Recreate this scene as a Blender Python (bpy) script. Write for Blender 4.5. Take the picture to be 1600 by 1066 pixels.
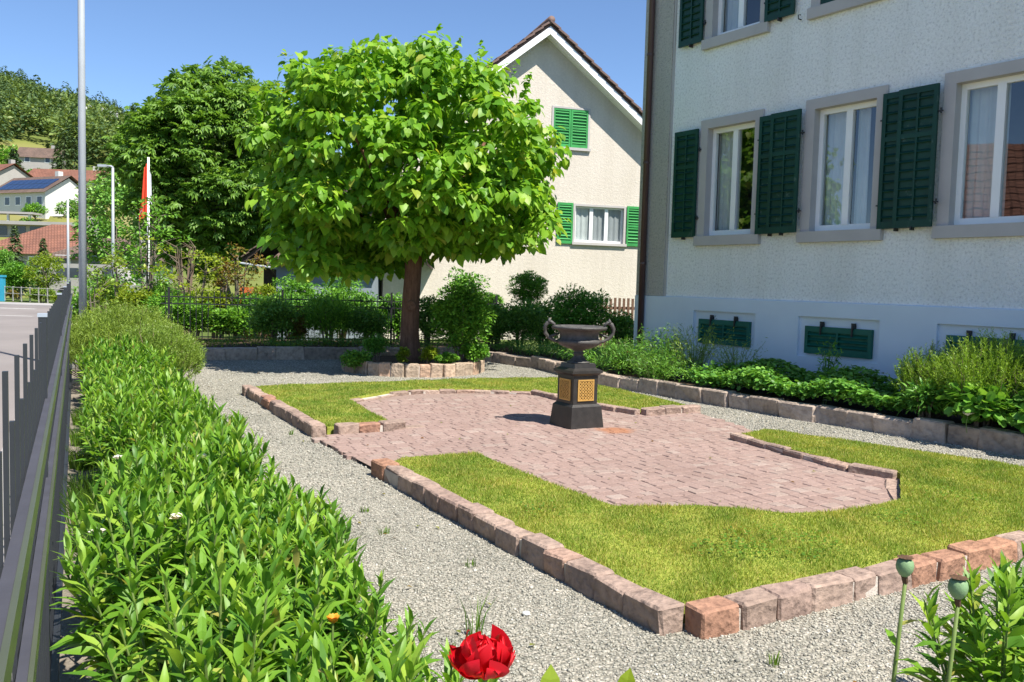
import bpy, bmesh, math, random
import numpy as np
from mathutils import Vector, Matrix
from mathutils.geometry import tessellate_polygon

random.seed(11)
rng = np.random.default_rng(11)
scene = bpy.context.scene
for o in list(bpy.data.objects):
    bpy.data.objects.remove(o)
COL = scene.collection

# ------------------------------------------------------------------ camera, sky, sun, exposure
FPX, EYE, ROLL = 1350.0, 1.5, 0.027
PITCH = math.atan(89 / FPX)
_f = Vector((0, math.cos(PITCH), -math.sin(PITCH)))
_u = Vector((0, math.sin(PITCH), math.cos(PITCH)))
_r = Vector((1, 0, 0))
_c, _s = math.cos(ROLL), math.sin(ROLL)
CR, CU = _r * _c + _u * _s, -_r * _s + _u * _c
cam_data = bpy.data.cameras.new('camera')
cam_data.sensor_width = 36.0
cam_data.lens = 36.0 * FPX / 1600.0
cam_data.clip_start, cam_data.clip_end = 0.05, 5000
cam = bpy.data.objects.new('camera', cam_data)
cam.matrix_world = Matrix(((CR.x, CU.x, -_f.x, 0), (CR.y, CU.y, -_f.y, 0), (CR.z, CU.z, -_f.z, EYE), (0, 0, 0, 1)))
COL.objects.link(cam)
scene.camera = cam

SUN_DIR = Vector((0.73, -0.683, 0)).normalized()          # horizontal direction towards the sun
SUN_EL = math.radians(57)
world = bpy.data.worlds.new('World')
scene.world = world
world.use_nodes = True
wn = world.node_tree.nodes
sky = wn.new('ShaderNodeTexSky')
sky.sky_type = 'NISHITA'
sky.sun_disc = False
sky.sun_elevation = SUN_EL
sky.sun_rotation = math.atan2(SUN_DIR.x, SUN_DIR.y)
sky.altitude = 1200
sky.air_density = 0.9
sky.dust_density = 0.1
sky.ozone_density = 5.5
wn['Background'].inputs['Strength'].default_value = 0.105
world.node_tree.links.new(sky.outputs['Color'], wn['Background'].inputs['Color'])
sun_data = bpy.data.lights.new('sun', 'SUN')
sun_data.energy = 5.0
sun_data.angle = math.radians(0.5)
sun_data.color = (1.0, 0.95, 0.86)
sun = bpy.data.objects.new('sun', sun_data)
sd = Vector((SUN_DIR.x * math.cos(SUN_EL), SUN_DIR.y * math.cos(SUN_EL), math.sin(SUN_EL)))
sun.rotation_euler = sd.to_track_quat('Z', 'Y').to_euler()
sun.location = sd * 60
COL.objects.link(sun)
vs = scene.view_settings
vs.view_transform, vs.look, vs.exposure, vs.gamma = 'Standard', 'None', 0.85, 1.0
vs.use_curve_mapping = False
scene.render.engine = 'CYCLES'
cy = scene.cycles
cy.max_bounces, cy.diffuse_bounces, cy.glossy_bounces = 7, 3, 3
cy.transmission_bounces, cy.transparent_max_bounces = 4, 6
cy.use_denoising = True
cy.caustics_reflective = cy.caustics_refractive = False

# ------------------------------------------------------------------ helpers
def ray(px, py):
    return CR * (px - 800) + CU * (533 - py) + _f * FPX
def at(px, py, Y):
    """world point seen at a photo pixel, Y metres in front of the viewpoint"""
    d = ray(px, py)
    return Vector((0, 0, EYE)) + d * (Y / d.y)
def ground_at(px, py, z=0.0):
    d = ray(px, py)
    return Vector((0, 0, EYE)) + d * ((z - EYE) / d.z)

def tag(o, label=None, cat=None, group=None, kind=None):
    if label: o['label'] = label
    if cat: o['category'] = cat
    if group: o['group'] = group
    if kind: o['kind'] = kind
    return o
def thing(name, label, cat, loc=(0, 0, 0), rz=0.0, group=None):
    o = bpy.data.objects.new(name, None)
    o.empty_display_size = 0.2
    COL.objects.link(o)
    o.location = loc
    o.rotation_euler = (0, 0, rz)
    return tag(o, label, cat, group)
def link(name, me, parent=None, loc=None, rot=None, scale=None, matrix=None):
    o = bpy.data.objects.new(name, me)
    COL.objects.link(o)
    if parent is not None: o.parent = parent
    if matrix is not None: o.matrix_local = matrix
    if loc is not None: o.location = loc
    if rot is not None: o.rotation_euler = rot
    if scale is not None: o.scale = scale
    return o
def fastmesh(name, V, Fs, mat=None, smooth=False):
    V = np.asarray(V, np.float32)
    Fs = [np.asarray(f, np.int32) for f in Fs if len(f)]
    loops = np.concatenate([f.ravel() for f in Fs])
    cnt = np.concatenate([np.full(len(f), f.shape[1], np.int32) for f in Fs])
    st = np.concatenate([[0], np.cumsum(cnt)[:-1]]).astype(np.int32)
    m = bpy.data.meshes.new(name)
    m.vertices.add(len(V)); m.vertices.foreach_set('co', V.ravel())
    m.loops.add(len(loops)); m.loops.foreach_set('vertex_index', loops)
    m.polygons.add(len(cnt)); m.polygons.foreach_set('loop_start', st)
    if smooth: m.polygons.foreach_set('use_smooth', np.ones(len(cnt), bool))
    m.update(calc_edges=True)
    if mat: m.materials.append(mat)
    return m

class MB:
    """collects shapes into one mesh"""
    def __init__(s): s.v, s.f = [], []
    def add(s, V, F):
        b = len(s.v); s.v += [tuple(p) for p in V]; s.f += [tuple(i + b for i in q) for q in F]; return s
    def box(s, x0, x1, y0, y1, z0, z1, M=None):
        V = [Vector(p) for p in ((x0,y0,z0),(x1,y0,z0),(x1,y1,z0),(x0,y1,z0),(x0,y0,z1),(x1,y0,z1),(x1,y1,z1),(x0,y1,z1))]
        if M is not None: V = [M @ p for p in V]
        return s.add(V, [(0,3,2,1),(4,5,6,7),(0,1,5,4),(1,2,6,5),(2,3,7,6),(3,0,4,7)])
    def frustum(s, a, b, z0, z1):
        """square a (half side) at z0 to square b at z1"""
        V = [(-a,-a,z0),(a,-a,z0),(a,a,z0),(-a,a,z0),(-b,-b,z1),(b,-b,z1),(b,b,z1),(-b,b,z1)]
        return s.add(V, [(0,3,2,1),(4,5,6,7),(0,1,5,4),(1,2,6,5),(2,3,7,6),(3,0,4,7)])
    def tube(s, pts, rad, n=8, cap=True):
        pts = [Vector(p) for p in pts]
        if not hasattr(rad, '__len__'): rad = [rad] * len(pts)
        V, F = [], []
        up = Vector((0.12, 0.31, 0.94)).normalized()
        for i, p in enumerate(pts):
            t = (pts[min(i+1, len(pts)-1)] - pts[max(i-1, 0)]).normalized()
            x = t.cross(up)
            if x.length < 1e-3: x = t.cross(Vector((1, 0, 0)))
            x.normalize(); y = t.cross(x)
            for k in range(n):
                a = 2*math.pi*k/n
                V.append(p + (x*math.cos(a) + y*math.sin(a))*rad[i])
        for i in range(len(pts)-1):
            for k in range(n):
                F.append((i*n+k, i*n+(k+1)%n, (i+1)*n+(k+1)%n, (i+1)*n+k))
        if cap:
            F.append(tuple(range(n))[::-1]); F.append(tuple(range((len(pts)-1)*n, len(pts)*n)))
        return s.add(V, F)
    def lathe(s, prof, n=24, c=(0,0,0)):
        V, F = [], []
        for r, z in prof:
            for k in range(n):
                a = 2*math.pi*k/n
                V.append((c[0]+r*math.cos(a), c[1]+r*math.sin(a), c[2]+z))
        for i in range(len(prof)-1):
            for k in range(n):
                F.append((i*n+k, i*n+(k+1)%n, (i+1)*n+(k+1)%n, (i+1)*n+k))
        return s.add(V, F)
    def prism(s, poly, z0, z1):
        n = len(poly)
        V = [(p[0],p[1],z0) for p in poly] + [(p[0],p[1],z1) for p in poly]
        F = [tuple(range(n, 2*n)), tuple(range(n))[::-1]] + [(i,(i+1)%n,n+(i+1)%n,n+i) for i in range(n)]
        return s.add(V, F)
    def mesh(s, name, mat, smooth=False):
        m = bpy.data.meshes.new(name)
        m.from_pydata(s.v, [], s.f)
        if smooth:
            m.polygons.foreach_set('use_smooth', np.ones(len(m.polygons), bool))
        if mat: m.materials.append(mat)
        m.update()
        return m
    def build(s, name, mat, parent=None, smooth=False, **k):
        return link(name, s.mesh(name, mat, smooth), parent, **k)
def stru(o): o['kind'] = 'structure'; return o

# ------------------------------------------------------------------ materials
class NT:
    def __init__(s, name):
        s.m = bpy.data.materials.new(name); s.m.use_nodes = True
        s.t = s.m.node_tree; s.n = s.t.nodes; s.b = s.n['Principled BSDF']; s.o = s.n['Material Output']
    def new(s, typ, **inp):
        n = s.n.new(typ)
        for k, v in inp.items():
            k2 = k.replace('_', ' ')
            if k2 in n.inputs: n.inputs[k2].default_value = v
            else: setattr(n, k, v)
        return n
    def l(s, a, b): s.t.links.new(a, b)
    def coords(s, kind='Object'):
        return s.n.new('ShaderNodeTexCoord').outputs[kind]
    def noise(s, scale, detail=4, vec=None, rough=0.55):
        n = s.new('ShaderNodeTexNoise', Scale=scale, Detail=detail, Roughness=rough)
        if vec is not None: s.l(vec, n.inputs['Vector'])
        return n.outputs['Fac']
    def ramp(s, fac, stops):
        n = s.n.new('ShaderNodeValToRGB')
        e = n.color_ramp.elements
        while len(e) < len(stops): e.new(0.5)
        for q, (p, c) in zip(e, stops):
            q.position = p; q.color = tuple(c[:3]) + (1,)
        s.l(fac, n.inputs['Fac'])
        return n.outputs['Color']
    def math(s, op, a, b=None, clamp=False):
        n = s.n.new('ShaderNodeMath'); n.operation = op; n.use_clamp = clamp
        for i, v in enumerate((a, b)):
            if v is None: continue
            if isinstance(v, (int, float)): n.inputs[i].default_value = v
            else: s.l(v, n.inputs[i])
        return n.outputs[0]
    def mix(s, fac, a, b, mode='MIX'):
        n = s.n.new('ShaderNodeMix'); n.data_type = 'RGBA'; n.blend_type = mode
        for i, v in ((0, fac), (6, a), (7, b)):
            if isinstance(v, (int, float)): n.inputs[i].default_value = v
            elif isinstance(v, tuple): n.inputs[i].default_value = tuple(v[:3]) + (1,)
            else: s.l(v, n.inputs[i])
        return n.outputs[2]
    def bump(s, h, strength=0.5, dist=0.01, prev=None):
        n = s.new('ShaderNodeBump', Strength=strength, Distance=dist)
        s.l(h, n.inputs['Height'])
        if prev is not None: s.l(prev, n.inputs['Normal'])
        return n.outputs['Normal']
    def rand(s):
        """different for each object and for each loose piece of a mesh"""
        a = s.n.new('ShaderNodeObjectInfo').outputs['Random']
        b = s.n.new('ShaderNodeNewGeometry').outputs['Random Per Island']
        return s.math('FRACT', s.math('ADD', a, b))
    def objrand(s): return s.n.new('ShaderNodeObjectInfo').outputs['Random']
    def fin(s, color=None, rough=0.7, normal=None, spec=0.3, metal=0.0):
        if color is not None:
            if isinstance(color, tuple): s.b.inputs['Base Color'].default_value = tuple(color[:3]) + (1,)
            else: s.l(color, s.b.inputs['Base Color'])
        if isinstance(rough, (int, float)): s.b.inputs['Roughness'].default_value = rough
        else: s.l(rough, s.b.inputs['Roughness'])
        if normal is not None: s.l(normal, s.b.inputs['Normal'])
        s.b.inputs['Specular IOR Level'].default_value = spec
        s.b.inputs['Metallic'].default_value = metal
        return s.m

def scl(c, k): return tuple(x*k for x in c)
def m_plain(name, c, rough=0.6, var=0.12, scale=9.0, bump=0.15, spec=0.3, metal=0.0, dist=0.004):
    t = NT(name); co = t.coords()
    f = t.noise(scale, 5, co)
    col = t.ramp(f, [(0.25, scl(c, 1-var)), (0.75, scl(c, 1+var))])
    nm = t.bump(t.noise(scale*8, 3, co), bump, dist)
    return t.fin(col, rough, nm, spec, metal)
def m_leaf(name, stops, trans=0.35, rough=0.45, spec=0.35, tint=1.35, patch=None):
    t = NT(name)
    r = t.rand()
    co = t.coords()
    col = t.ramp(r, stops)
    col = t.mix(0.5, col, t.ramp(t.objrand(), [(0.0, (0.78, 0.88, 0.9)), (0.5, (1, 1, 1)), (1.0, (1.22, 1.1, 0.95))]), 'MULTIPLY')
    col = t.mix(0.35, col, t.ramp(t.noise(1.3, 2, co), [(0.3, (0.75, 0.78, 0.7)), (0.7, (1.22, 1.18, 1.1))]), 'MULTIPLY')
    if patch:
        col = t.mix(0.85, col, t.ramp(t.noise(patch, 5, co, 0.65), [(0.33, (0.62, 0.82, 0.6)), (0.5, (1, 1, 1)), (0.68, (1.22, 1.03, 1.1))]), 'MULTIPLY')
    t.fin(col, rough, None, spec)
    tr = t.n.new('ShaderNodeBsdfTranslucent')
    t.l(t.mix(1.0, col, (tint*1.05, tint, tint*0.55), 'MULTIPLY'), tr.inputs['Color'])
    ms = t.n.new('ShaderNodeMixShader'); ms.inputs[0].default_value = trans
    t.l(t.b.outputs[0], ms.inputs[1]); t.l(tr.outputs[0], ms.inputs[2])
    t.l(ms.outputs[0], t.o.inputs['Surface'])
    return t.m
def m_roughcast(name, c, dark=0.62, scale=27.0, strength=1.0, dist=0.02):
    t = NT(name); co = t.coords()
    n1 = t.noise(scale, 6, co, 0.7)
    v = t.new('ShaderNodeTexVoronoi', Scale=scale*2.4); t.l(co, v.inputs['Vector'])
    h = t.math('ADD', n1, t.math('MULTIPLY', v.outputs['Distance'], 0.5))
    big = t.noise(0.7, 4, co)
    col = t.ramp(n1, [(0.34, scl(c, dark)), (0.47, scl(c, 0.95)), (0.7, scl(c, 1.07))])  # relief shade put into the colour: hollows darkened where bump hardly shows
    col = t.mix(0.5, col, t.ramp(big, [(0.3, (0.9, 0.9, 0.88)), (0.7, (1.04, 1.04, 1.04))]), 'MULTIPLY')
    mp = t.n.new('ShaderNodeMapping'); mp.inputs['Scale'].default_value = (2.6, 2.6, 0.16); t.l(co, mp.inputs['Vector'])
    col = t.mix(0.4, col, t.ramp(t.noise(1.0, 5, mp.outputs[0], 0.6), [(0.34, (0.84, 0.83, 0.80)), (0.52, (1, 1, 1)), (0.75, (1.03, 1.03, 1.03))]), 'MULTIPLY')
    return t.fin(col, 0.9, t.bump(h, strength, dist), 0.15)
def m_stone(name, stops, scale=22.0, bump=0.7):
    t = NT(name); co = t.coords(); r = t.objrand()
    # shift the grain from stone to stone
    mp = t.n.new('ShaderNodeVectorMath'); mp.operation = 'ADD'; t.l(co, mp.inputs[0])
    cx = t.n.new('ShaderNodeCombineXYZ'); t.l(t.math('MULTIPLY', r, 37.0), cx.inputs[0]); t.l(cx.outputs[0], mp.inputs[1])
    vec = mp.outputs[0]
    col = t.ramp(t.rand(), stops)
    n1 = t.noise(scale, 6, vec, 0.65); n2 = t.noise(scale*0.25, 3, vec)
    col = t.mix(0.8, col, t.ramp(n1, [(0.3, (0.62, 0.6, 0.6)), (0.5, (1, 1, 1)), (0.75, (1.3, 1.28, 1.25))]), 'MULTIPLY')
    col = t.mix(0.6, col, t.ramp(n2, [(0.35, (0.75, 0.72, 0.7)), (0.65, (1.15, 1.12, 1.1))]), 'MULTIPLY')
    nb_ = t.bump(n2, 0.8, 0.05)
    return t.fin(col, 0.85, t.bump(n1, bump, 0.02, nb_), 0.2)
def m_tiles(name, c1, c2, u=4.0, v=3.0):
    """far roof: courses too small to pick apart"""
    t = NT(name); co = t.coords()
    b = t.n.new('ShaderNodeTexBrick')
    b.inputs['Scale'].default_value = 1.0
    b.inputs['Brick Width'].default_value = 0.24; b.inputs['Row Height'].default_value = 0.3
    b.inputs['Mortar Size'].default_value = 0.03
    b.inputs['Color1'].default_value = c1 + (1,); b.inputs['Color2'].default_value = c2 + (1,)
    b.inputs['Mortar'].default_value = scl(c1, 0.45) + (1,)
    t.l(co, b.inputs['Vector'])
    col = t.mix(0.7, b.outputs['Color'], t.ramp(t.noise(0.8, 5, co), [(0.3, (0.65, 0.65, 0.65)), (0.7, (1.2, 1.15, 1.1))]), 'MULTIPLY')
    return t.fin(col, 0.8, t.bump(b.outputs['Fac'], 0.4, 0.03), 0.2)

def gravel_material():
    t = NT('gravel'); co = t.coords()
    v = t.new('ShaderNodeTexVoronoi', Scale=62.0); t.l(co, v.inputs['Vector'])
    v2 = t.new('ShaderNodeTexVoronoi', Scale=27.0); t.l(co, v2.inputs['Vector'])
    hsv = t.n.new('ShaderNodeSeparateColor'); t.l(v.outputs['Color'], hsv.inputs[0])
    col = t.ramp(hsv.outputs[0], [(0.0, (0.24, 0.225, 0.185)), (0.3, (0.38, 0.355, 0.295)), (0.65, (0.46, 0.43, 0.36)), (0.9, (0.51, 0.46, 0.38)), (1.0, (0.60, 0.55, 0.47))])
    edge = t.ramp(v.outputs['Distance'], [(0.25, (1, 1, 1)), (0.75, (0.55, 0.53, 0.5))])
    col = t.mix(0.7, col, edge, 'MULTIPLY')
    col = t.mix(0.7, col, t.ramp(t.noise(0.9, 5, co), [(0.3, (0.68, 0.71, 0.72)), (0.7, (0.90, 0.915, 0.925))]), 'MULTIPLY')
    h = t.math('ADD', t.math('MULTIPLY', v.outputs['Distance'], -1.0), t.math('MULTIPLY', v2.outputs['Distance'], -0.5))
    return t.fin(col, 0.9, t.bump(h, 0.9, 0.012), 0.2)
def asphalt_material(name, c):
    t = NT(name); co = t.coords()
    n1 = t.noise(90, 4, co); n2 = t.noise(0.35, 5, co)
    col = t.ramp(n2, [(0.3, scl(c, 0.85)), (0.7, scl(c, 1.12))])
    col = t.mix(0.5, col, t.ramp(n1, [(0.3, (0.75, 0.75, 0.75)), (0.7, (1.2, 1.2, 1.2))]), 'MULTIPLY')
    return t.fin(col, 0.85, t.bump(n1, 0.4, 0.004), 0.25)
def sett_material():
    t = NT('sett'); co = t.coords('Object')
    geo = t.n.new('ShaderNodeNewGeometry'); wp = geo.outputs['Position']
    col = t.ramp(t.rand(), [(0.0, (0.275, 0.19, 0.162)), (0.35, (0.295, 0.208, 0.178)), (0.7, (0.305, 0.216, 0.186)), (0.9, (0.305, 0.228, 0.194)), (1.0, (0.345, 0.268, 0.23))])
    n1 = t.noise(55, 5, wp); n2 = t.noise(1.1, 4, wp)
    col = t.mix(0.7, col, t.ramp(n1, [(0.3, (0.75, 0.74, 0.74)), (0.7, (1.2, 1.2, 1.2))]), 'MULTIPLY')
    col = t.mix(0.6, col, t.ramp(n2, [(0.3, (0.85, 0.84, 0.84)), (0.7, (1.12, 1.12, 1.12))]), 'MULTIPLY')
    # rust that has run out from under the iron plinth
    vm = t.n.new('ShaderNodeVectorMath'); vm.operation = 'DISTANCE'; t.l(wp, vm.inputs[0]); vm.inputs[1].default_value = (1.08, 8.78, 0.03)
    d = t.math('ADD', vm.outputs['Value'], t.math('MULTIPLY', t.math('SUBTRACT', t.noise(6, 4, wp), 0.5), 0.25))
    rm = t.ramp(d, [(0.14, (0.75, 0.75, 0.75)), (0.24, (0, 0, 0))])
    col = t.mix(rm, col, (0.33, 0.135, 0.06))
    return t.fin(col, 0.8, t.bump(n1, 0.5, 0.006), 0.25)

def glass_material(name, ior=1.75, tint=(0.85, 0.9, 0.9)):
    t = NT(name)
    geo = t.n.new('ShaderNodeNewGeometry')
    dt = t.n.new('ShaderNodeVectorMath'); dt.operation = 'DOT_PRODUCT'; t.l(geo.outputs['Incoming'], dt.inputs[0]); t.l(geo.outputs['Normal'], dt.inputs[1])
    c1 = t.math('SUBTRACT', 1.0, t.math('ABSOLUTE', dt.outputs['Value']))
    fr_ = t.math('ADD', t.math('MULTIPLY', t.math('POWER', c1, 5.0), 0.85), 0.15)
    tr = t.n.new('ShaderNodeBsdfTransparent'); tr.inputs[0].default_value = tint + (1,)
    gl = t.n.new('ShaderNodeBsdfGlossy'); gl.inputs['Roughness'].default_value = 0.015
    wv = t.bump(t.noise(1.6, 2, t.coords()), 0.05, 0.02); t.l(wv, gl.inputs['Normal'])
    ms = t.n.new('ShaderNodeMixShader')
    t.l(fr_, ms.inputs[0]); t.l(tr.outputs[0], ms.inputs[1]); t.l(gl.outputs[0], ms.inputs[2])
    t.l(ms.outputs[0], t.o.inputs['Surface'])
    return t.m
def shutter_material(name, c, wear=True):
    t = NT(name); co = t.coords()
    n = t.noise(7, 6, co, 0.7)
    base = t.ramp(t.noise(2.2, 4, co), [(0.3, scl(c, 0.8)), (0.7, scl(c, 1.2))])
    if wear:
        base = t.mix(t.ramp(n, [(0.60, (0, 0, 0)), (0.72, (0.6, 0.6, 0.6))]), base, (0.13, 0.19, 0.165))
    return t.fin(base, 0.5, t.bump(n, 0.2, 0.003), 0.35)
def bark_material(name, c):
    t = NT(name); co = t.coords()
    mp = t.n.new('ShaderNodeMapping'); mp.inputs['Scale'].default_value = (1, 1, 0.18); t.l(co, mp.inputs['Vector'])
    n = t.noise(22, 6, mp.outputs[0], 0.7)
    col = t.ramp(n, [(0.3, scl(c, 0.5)), (0.55, c), (0.8, scl(c, 1.5))])
    return t.fin(col, 0.9, t.bump(n, 0.9, 0.02), 0.15)

M = {}
M['gravel'] = gravel_material()
M['road'] = asphalt_material('asphalt', (0.23, 0.205, 0.195))
M['sidewalk'] = asphalt_material('sidewalk_concrete', (0.36, 0.34, 0.33))
M['soil'] = m_plain('soil', (0.09, 0.065, 0.045), 0.95, 0.35, 6, 0.9, 0.1, 0, 0.03)
M['sandy'] = m_plain('sandy_soil', (0.22, 0.19, 0.15), 0.95, 0.25, 5, 0.8, 0.1, 0, 0.02)
M['turf'] = m_plain('turf', (0.26, 0.29, 0.05), 0.95, 0.35, 4, 0.8, 0.1, 0, 0.02)
M['field'] = m_plain('field', (0.10, 0.14, 0.035), 0.95, 0.3, 0.08, 0.5, 0.1, 0, 0.2)
M['meadow'] = m_plain('meadow', (0.20, 0.20, 0.055), 0.95, 0.3, 0.06, 0.5, 0.1, 0, 0.2)
M['sett'] = sett_material()
M['mortar'] = m_plain('mortar', (0.50, 0.44, 0.38), 0.95, 0.2, 12, 0.6, 0.1, 0, 0.01)
M['joint'] = m_plain('joint_sand', (0.29, 0.212, 0.18), 0.95, 0.25, 30, 0.6, 0.1, 0, 0.01)
M['kerb'] = m_stone('porphyry', [(0.0, (0.27, 0.20, 0.165)), (0.3, (0.33, 0.245, 0.20)), (0.6, (0.30, 0.215, 0.18)), (0.85, (0.38, 0.285, 0.23)), (1.0, (0.36, 0.235, 0.18))])
M['kerb_red'] = m_stone('red_porphyry', [(0.0, (0.38, 0.205, 0.12)), (1.0, (0.33, 0.19, 0.14))])
M['granite'] = m_stone('weathered_granite', [(0.0, (0.30, 0.245, 0.20)), (0.5, (0.40, 0.325, 0.265)), (1.0, (0.48, 0.385, 0.31))], 16)
M['sandstone'] = m_stone('planter_stone', [(0.0, (0.36, 0.29, 0.22)), (0.5, (0.44, 0.34, 0.255)), (1.0, (0.48, 0.33, 0.235))], 18)
M['roughcast'] = m_roughcast('white_roughcast', (0.90, 0.90, 0.875), 0.68, 30.0, 0.8, 0.015)
M['pilaster'] = m_roughcast('grey_roughcast', (0.54, 0.50, 0.45), 0.6)
M['cream'] = m_roughcast('cream_roughcast', (0.65, 0.585, 0.51), 0.92, 14.0, 0.45, 0.02)
M['plinth'] = m_plain('plinth_paint', (0.67, 0.735, 0.80), 0.7, 0.05, 1.4, 0.12)
M['surround'] = m_plain('surround_stone', (0.46, 0.435, 0.42), 0.8, 0.07, 3, 0.25)
M['white'] = m_plain('white_paint', (0.88, 0.88, 0.87), 0.35, 0.03, 3, 0.03, 0.5)
M['curtain'] = m_plain('curtain', (0.72, 0.72, 0.70), 0.9, 0.06, 6, 0.1)
M['grey_curtain'] = m_plain('grey_curtain', (0.42, 0.42, 0.43), 0.9, 0.08, 6, 0.1)
M['dim_room'] = m_plain('dim_room', (0.10, 0.09, 0.08), 0.9)  # dark colour stands in for the dimness indoors
M['glass'] = glass_material('window_glass')
M['dark_green'] = shutter_material('dark_green_paint', (0.004, 0.047, 0.033))
M['vent_green'] = shutter_material('vent_green_paint', (0.010, 0.115, 0.078), False)
M['bright_green'] = shutter_material('bright_green_paint', (0.045, 0.29, 0.075), False)
M['pipe'] = m_plain('brown_pipe', (0.085, 0.045, 0.042), 0.45, 0.15, 3, 0.05, 0.5)
M['iron'] = m_plain('black_iron', (0.018, 0.018, 0.019), 0.5, 0.2, 8, 0.2, 0.5)
M['fence_paint'] = m_plain('anthracite_paint', (0.026, 0.029, 0.034), 0.42, 0.15, 5, 0.1, 0.5)
M['rail_paint'] = m_plain('moss_green_rail', (0.075, 0.085, 0.05), 0.3, 0.15, 3, 0.1, 0.6)
M['cap'] = m_plain('pale_cap', (0.33, 0.37, 0.42), 0.5, 0.08, 3, 0.05, 0.5)
M['rail_top'] = m_plain('pale_grey_rail', (0.06, 0.06, 0.072), 0.6, 0.15, 9, 0.15, 0.25)
M['zinc'] = m_plain('galvanised', (0.40, 0.43, 0.46), 0.5, 0.08, 3, 0.05, 0.5)
M['cast'] = m_plain('cast_iron', (0.028, 0.025, 0.023), 0.42, 0.35, 14, 0.3, 0.5)
M['castgrey'] = m_plain('weathered_cast_iron', (0.075, 0.07, 0.065), 0.55, 0.45, 22, 0.6, 0.4)
M['gold'] = m_plain('gilding', (0.62, 0.36, 0.10), 0.42, 0.12, 20, 0.2, 0.5, 0.35)
M['roof_brown'] = m_plain('roof_tile_brown', (0.16, 0.105, 0.09), 0.8, 0.3, 5, 0.3)
M['roof_red'] = m_tiles('far_red_tiles', (0.27, 0.125, 0.085), (0.23, 0.11, 0.08))
M['roof_old'] = m_tiles('far_old_tiles', (0.19, 0.13, 0.105), (0.15, 0.11, 0.09))
M['bwhite'] = m_plain('far_white_wall', (0.62, 0.61, 0.58), 0.85, 0.04, 1, 0.1)
M['bgrey'] = m_plain('far_grey_wall', (0.36, 0.34, 0.32), 0.85, 0.08, 1, 0.1)
M['shed'] = m_plain('shed_wall', (0.24, 0.28, 0.33), 0.8, 0.1, 2, 0.1)
M['solar'] = m_plain('solar_cell', (0.02, 0.04, 0.10), 0.2, 0.1, 3, 0.0, 0.6)
M['darkglass'] = m_plain('dark_window', (0.05, 0.06, 0.075), 0.15, 0.1, 2, 0.0, 0.6)
M['old_wood'] = m_plain('old_wood', (0.055, 0.04, 0.03), 0.85, 0.4, 12, 0.5)
M['brown_wood'] = m_plain('brown_wood', (0.17, 0.10, 0.065), 0.8, 0.3, 12, 0.3)
M['flag'] = m_plain('flag_red', (0.72, 0.07, 0.03), 0.8, 0.1, 6, 0.1)
M['bluepaint'] = m_plain('blue_paint', (0.04, 0.32, 0.48), 0.5, 0.1, 3, 0.05)
M['orangepaint'] = m_plain('orange_paint', (0.60, 0.16, 0.05), 0.6, 0.1, 3, 0.05)
M['marking'] = m_plain('road_marking', (0.62, 0.61, 0.58), 0.8, 0.2, 6, 0.2)
M['bark'] = bark_material('bark', (0.19, 0.10, 0.065))
M['bark_grey'] = bark_material('grey_bark', (0.20, 0.165, 0.13))
M['stem'] = m_plain('green_stem', (0.14, 0.20, 0.05), 0.6, 0.2, 20, 0.1)
M['twig'] = m_plain('twig', (0.20, 0.145, 0.10), 0.85, 0.2, 20, 0.1)
LF = {}
LF['catalpa'] = m_leaf('catalpa_leaf', [(0.0, (0.095, 0.25, 0.02)), (0.35, (0.16, 0.345, 0.026)), (0.7, (0.22, 0.425, 0.034)), (0.95, (0.32, 0.49, 0.055)), (1.0, (0.38, 0.41, 0.07))], 0.42)
LF['chestnut'] = m_leaf('chestnut_leaf', [(0.0, (0.087, 0.18, 0.026)), (0.5, (0.148, 0.284, 0.036)), (1.0, (0.239, 0.394, 0.055))], 0.36)
LF['peony'] = m_leaf('peony_leaf', [(0.0, (0.06, 0.17, 0.018)), (0.3, (0.125, 0.275, 0.024)), (0.75, (0.205, 0.385, 0.036)), (0.97, (0.32, 0.46, 0.06)), (1.0, (0.36, 0.29, 0.09))], 0.36)
LF['rosemary'] = m_leaf('rosemary_leaf', [(0.0, (0.13, 0.204, 0.03)), (0.5, (0.21, 0.312, 0.042)), (1.0, (0.32, 0.432, 0.07))], 0.25)
LF['rosemary_bright'] = m_leaf('bright_needle', [(0.0, (0.116, 0.205, 0.024)), (0.5, (0.214, 0.356, 0.033)), (1.0, (0.358, 0.528, 0.055))], 0.3)
LF['box'] = m_leaf('box_leaf', [(0.0, (0.069, 0.186, 0.027)), (0.6, (0.146, 0.358, 0.043)), (1.0, (0.254, 0.522, 0.069))], 0.25)
LF['dark'] = m_leaf('dark_leaf', [(0.0, (0.083, 0.197, 0.034)), (0.6, (0.156, 0.336, 0.055)), (1.0, (0.27, 0.487, 0.083))], 0.25)
LF['mid'] = m_leaf('mid_leaf', [(0.0, (0.076, 0.195, 0.023)), (0.6, (0.152, 0.351, 0.036)), (1.0, (0.261, 0.5, 0.062))], 0.33)
LF['lime'] = m_leaf('lime_leaf', [(0.0, (0.14, 0.22, 0.018)), (0.6, (0.235, 0.33, 0.024)), (1.0, (0.36, 0.43, 0.045))], 0.4)
LF['ground'] = m_leaf('ground_leaf', [(0.0, (0.072, 0.195, 0.029)), (0.6, (0.136, 0.325, 0.043)), (1.0, (0.243, 0.455, 0.072))], 0.3)
LF['maple'] = m_leaf('bronze_leaf', [(0.0, (0.19, 0.085, 0.025)), (0.4, (0.24, 0.16, 0.035)), (0.7, (0.19, 0.23, 0.04)), (1.0, (0.28, 0.27, 0.05))], 0.35)
LF['forest'] = m_leaf('forest_leaf', [(0.0, (0.078, 0.138, 0.043)), (0.5, (0.126, 0.204, 0.055)), (1.0, (0.198, 0.27, 0.07))], 0.25)  # greens lightened, also standing in for haze over the far hill
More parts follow.
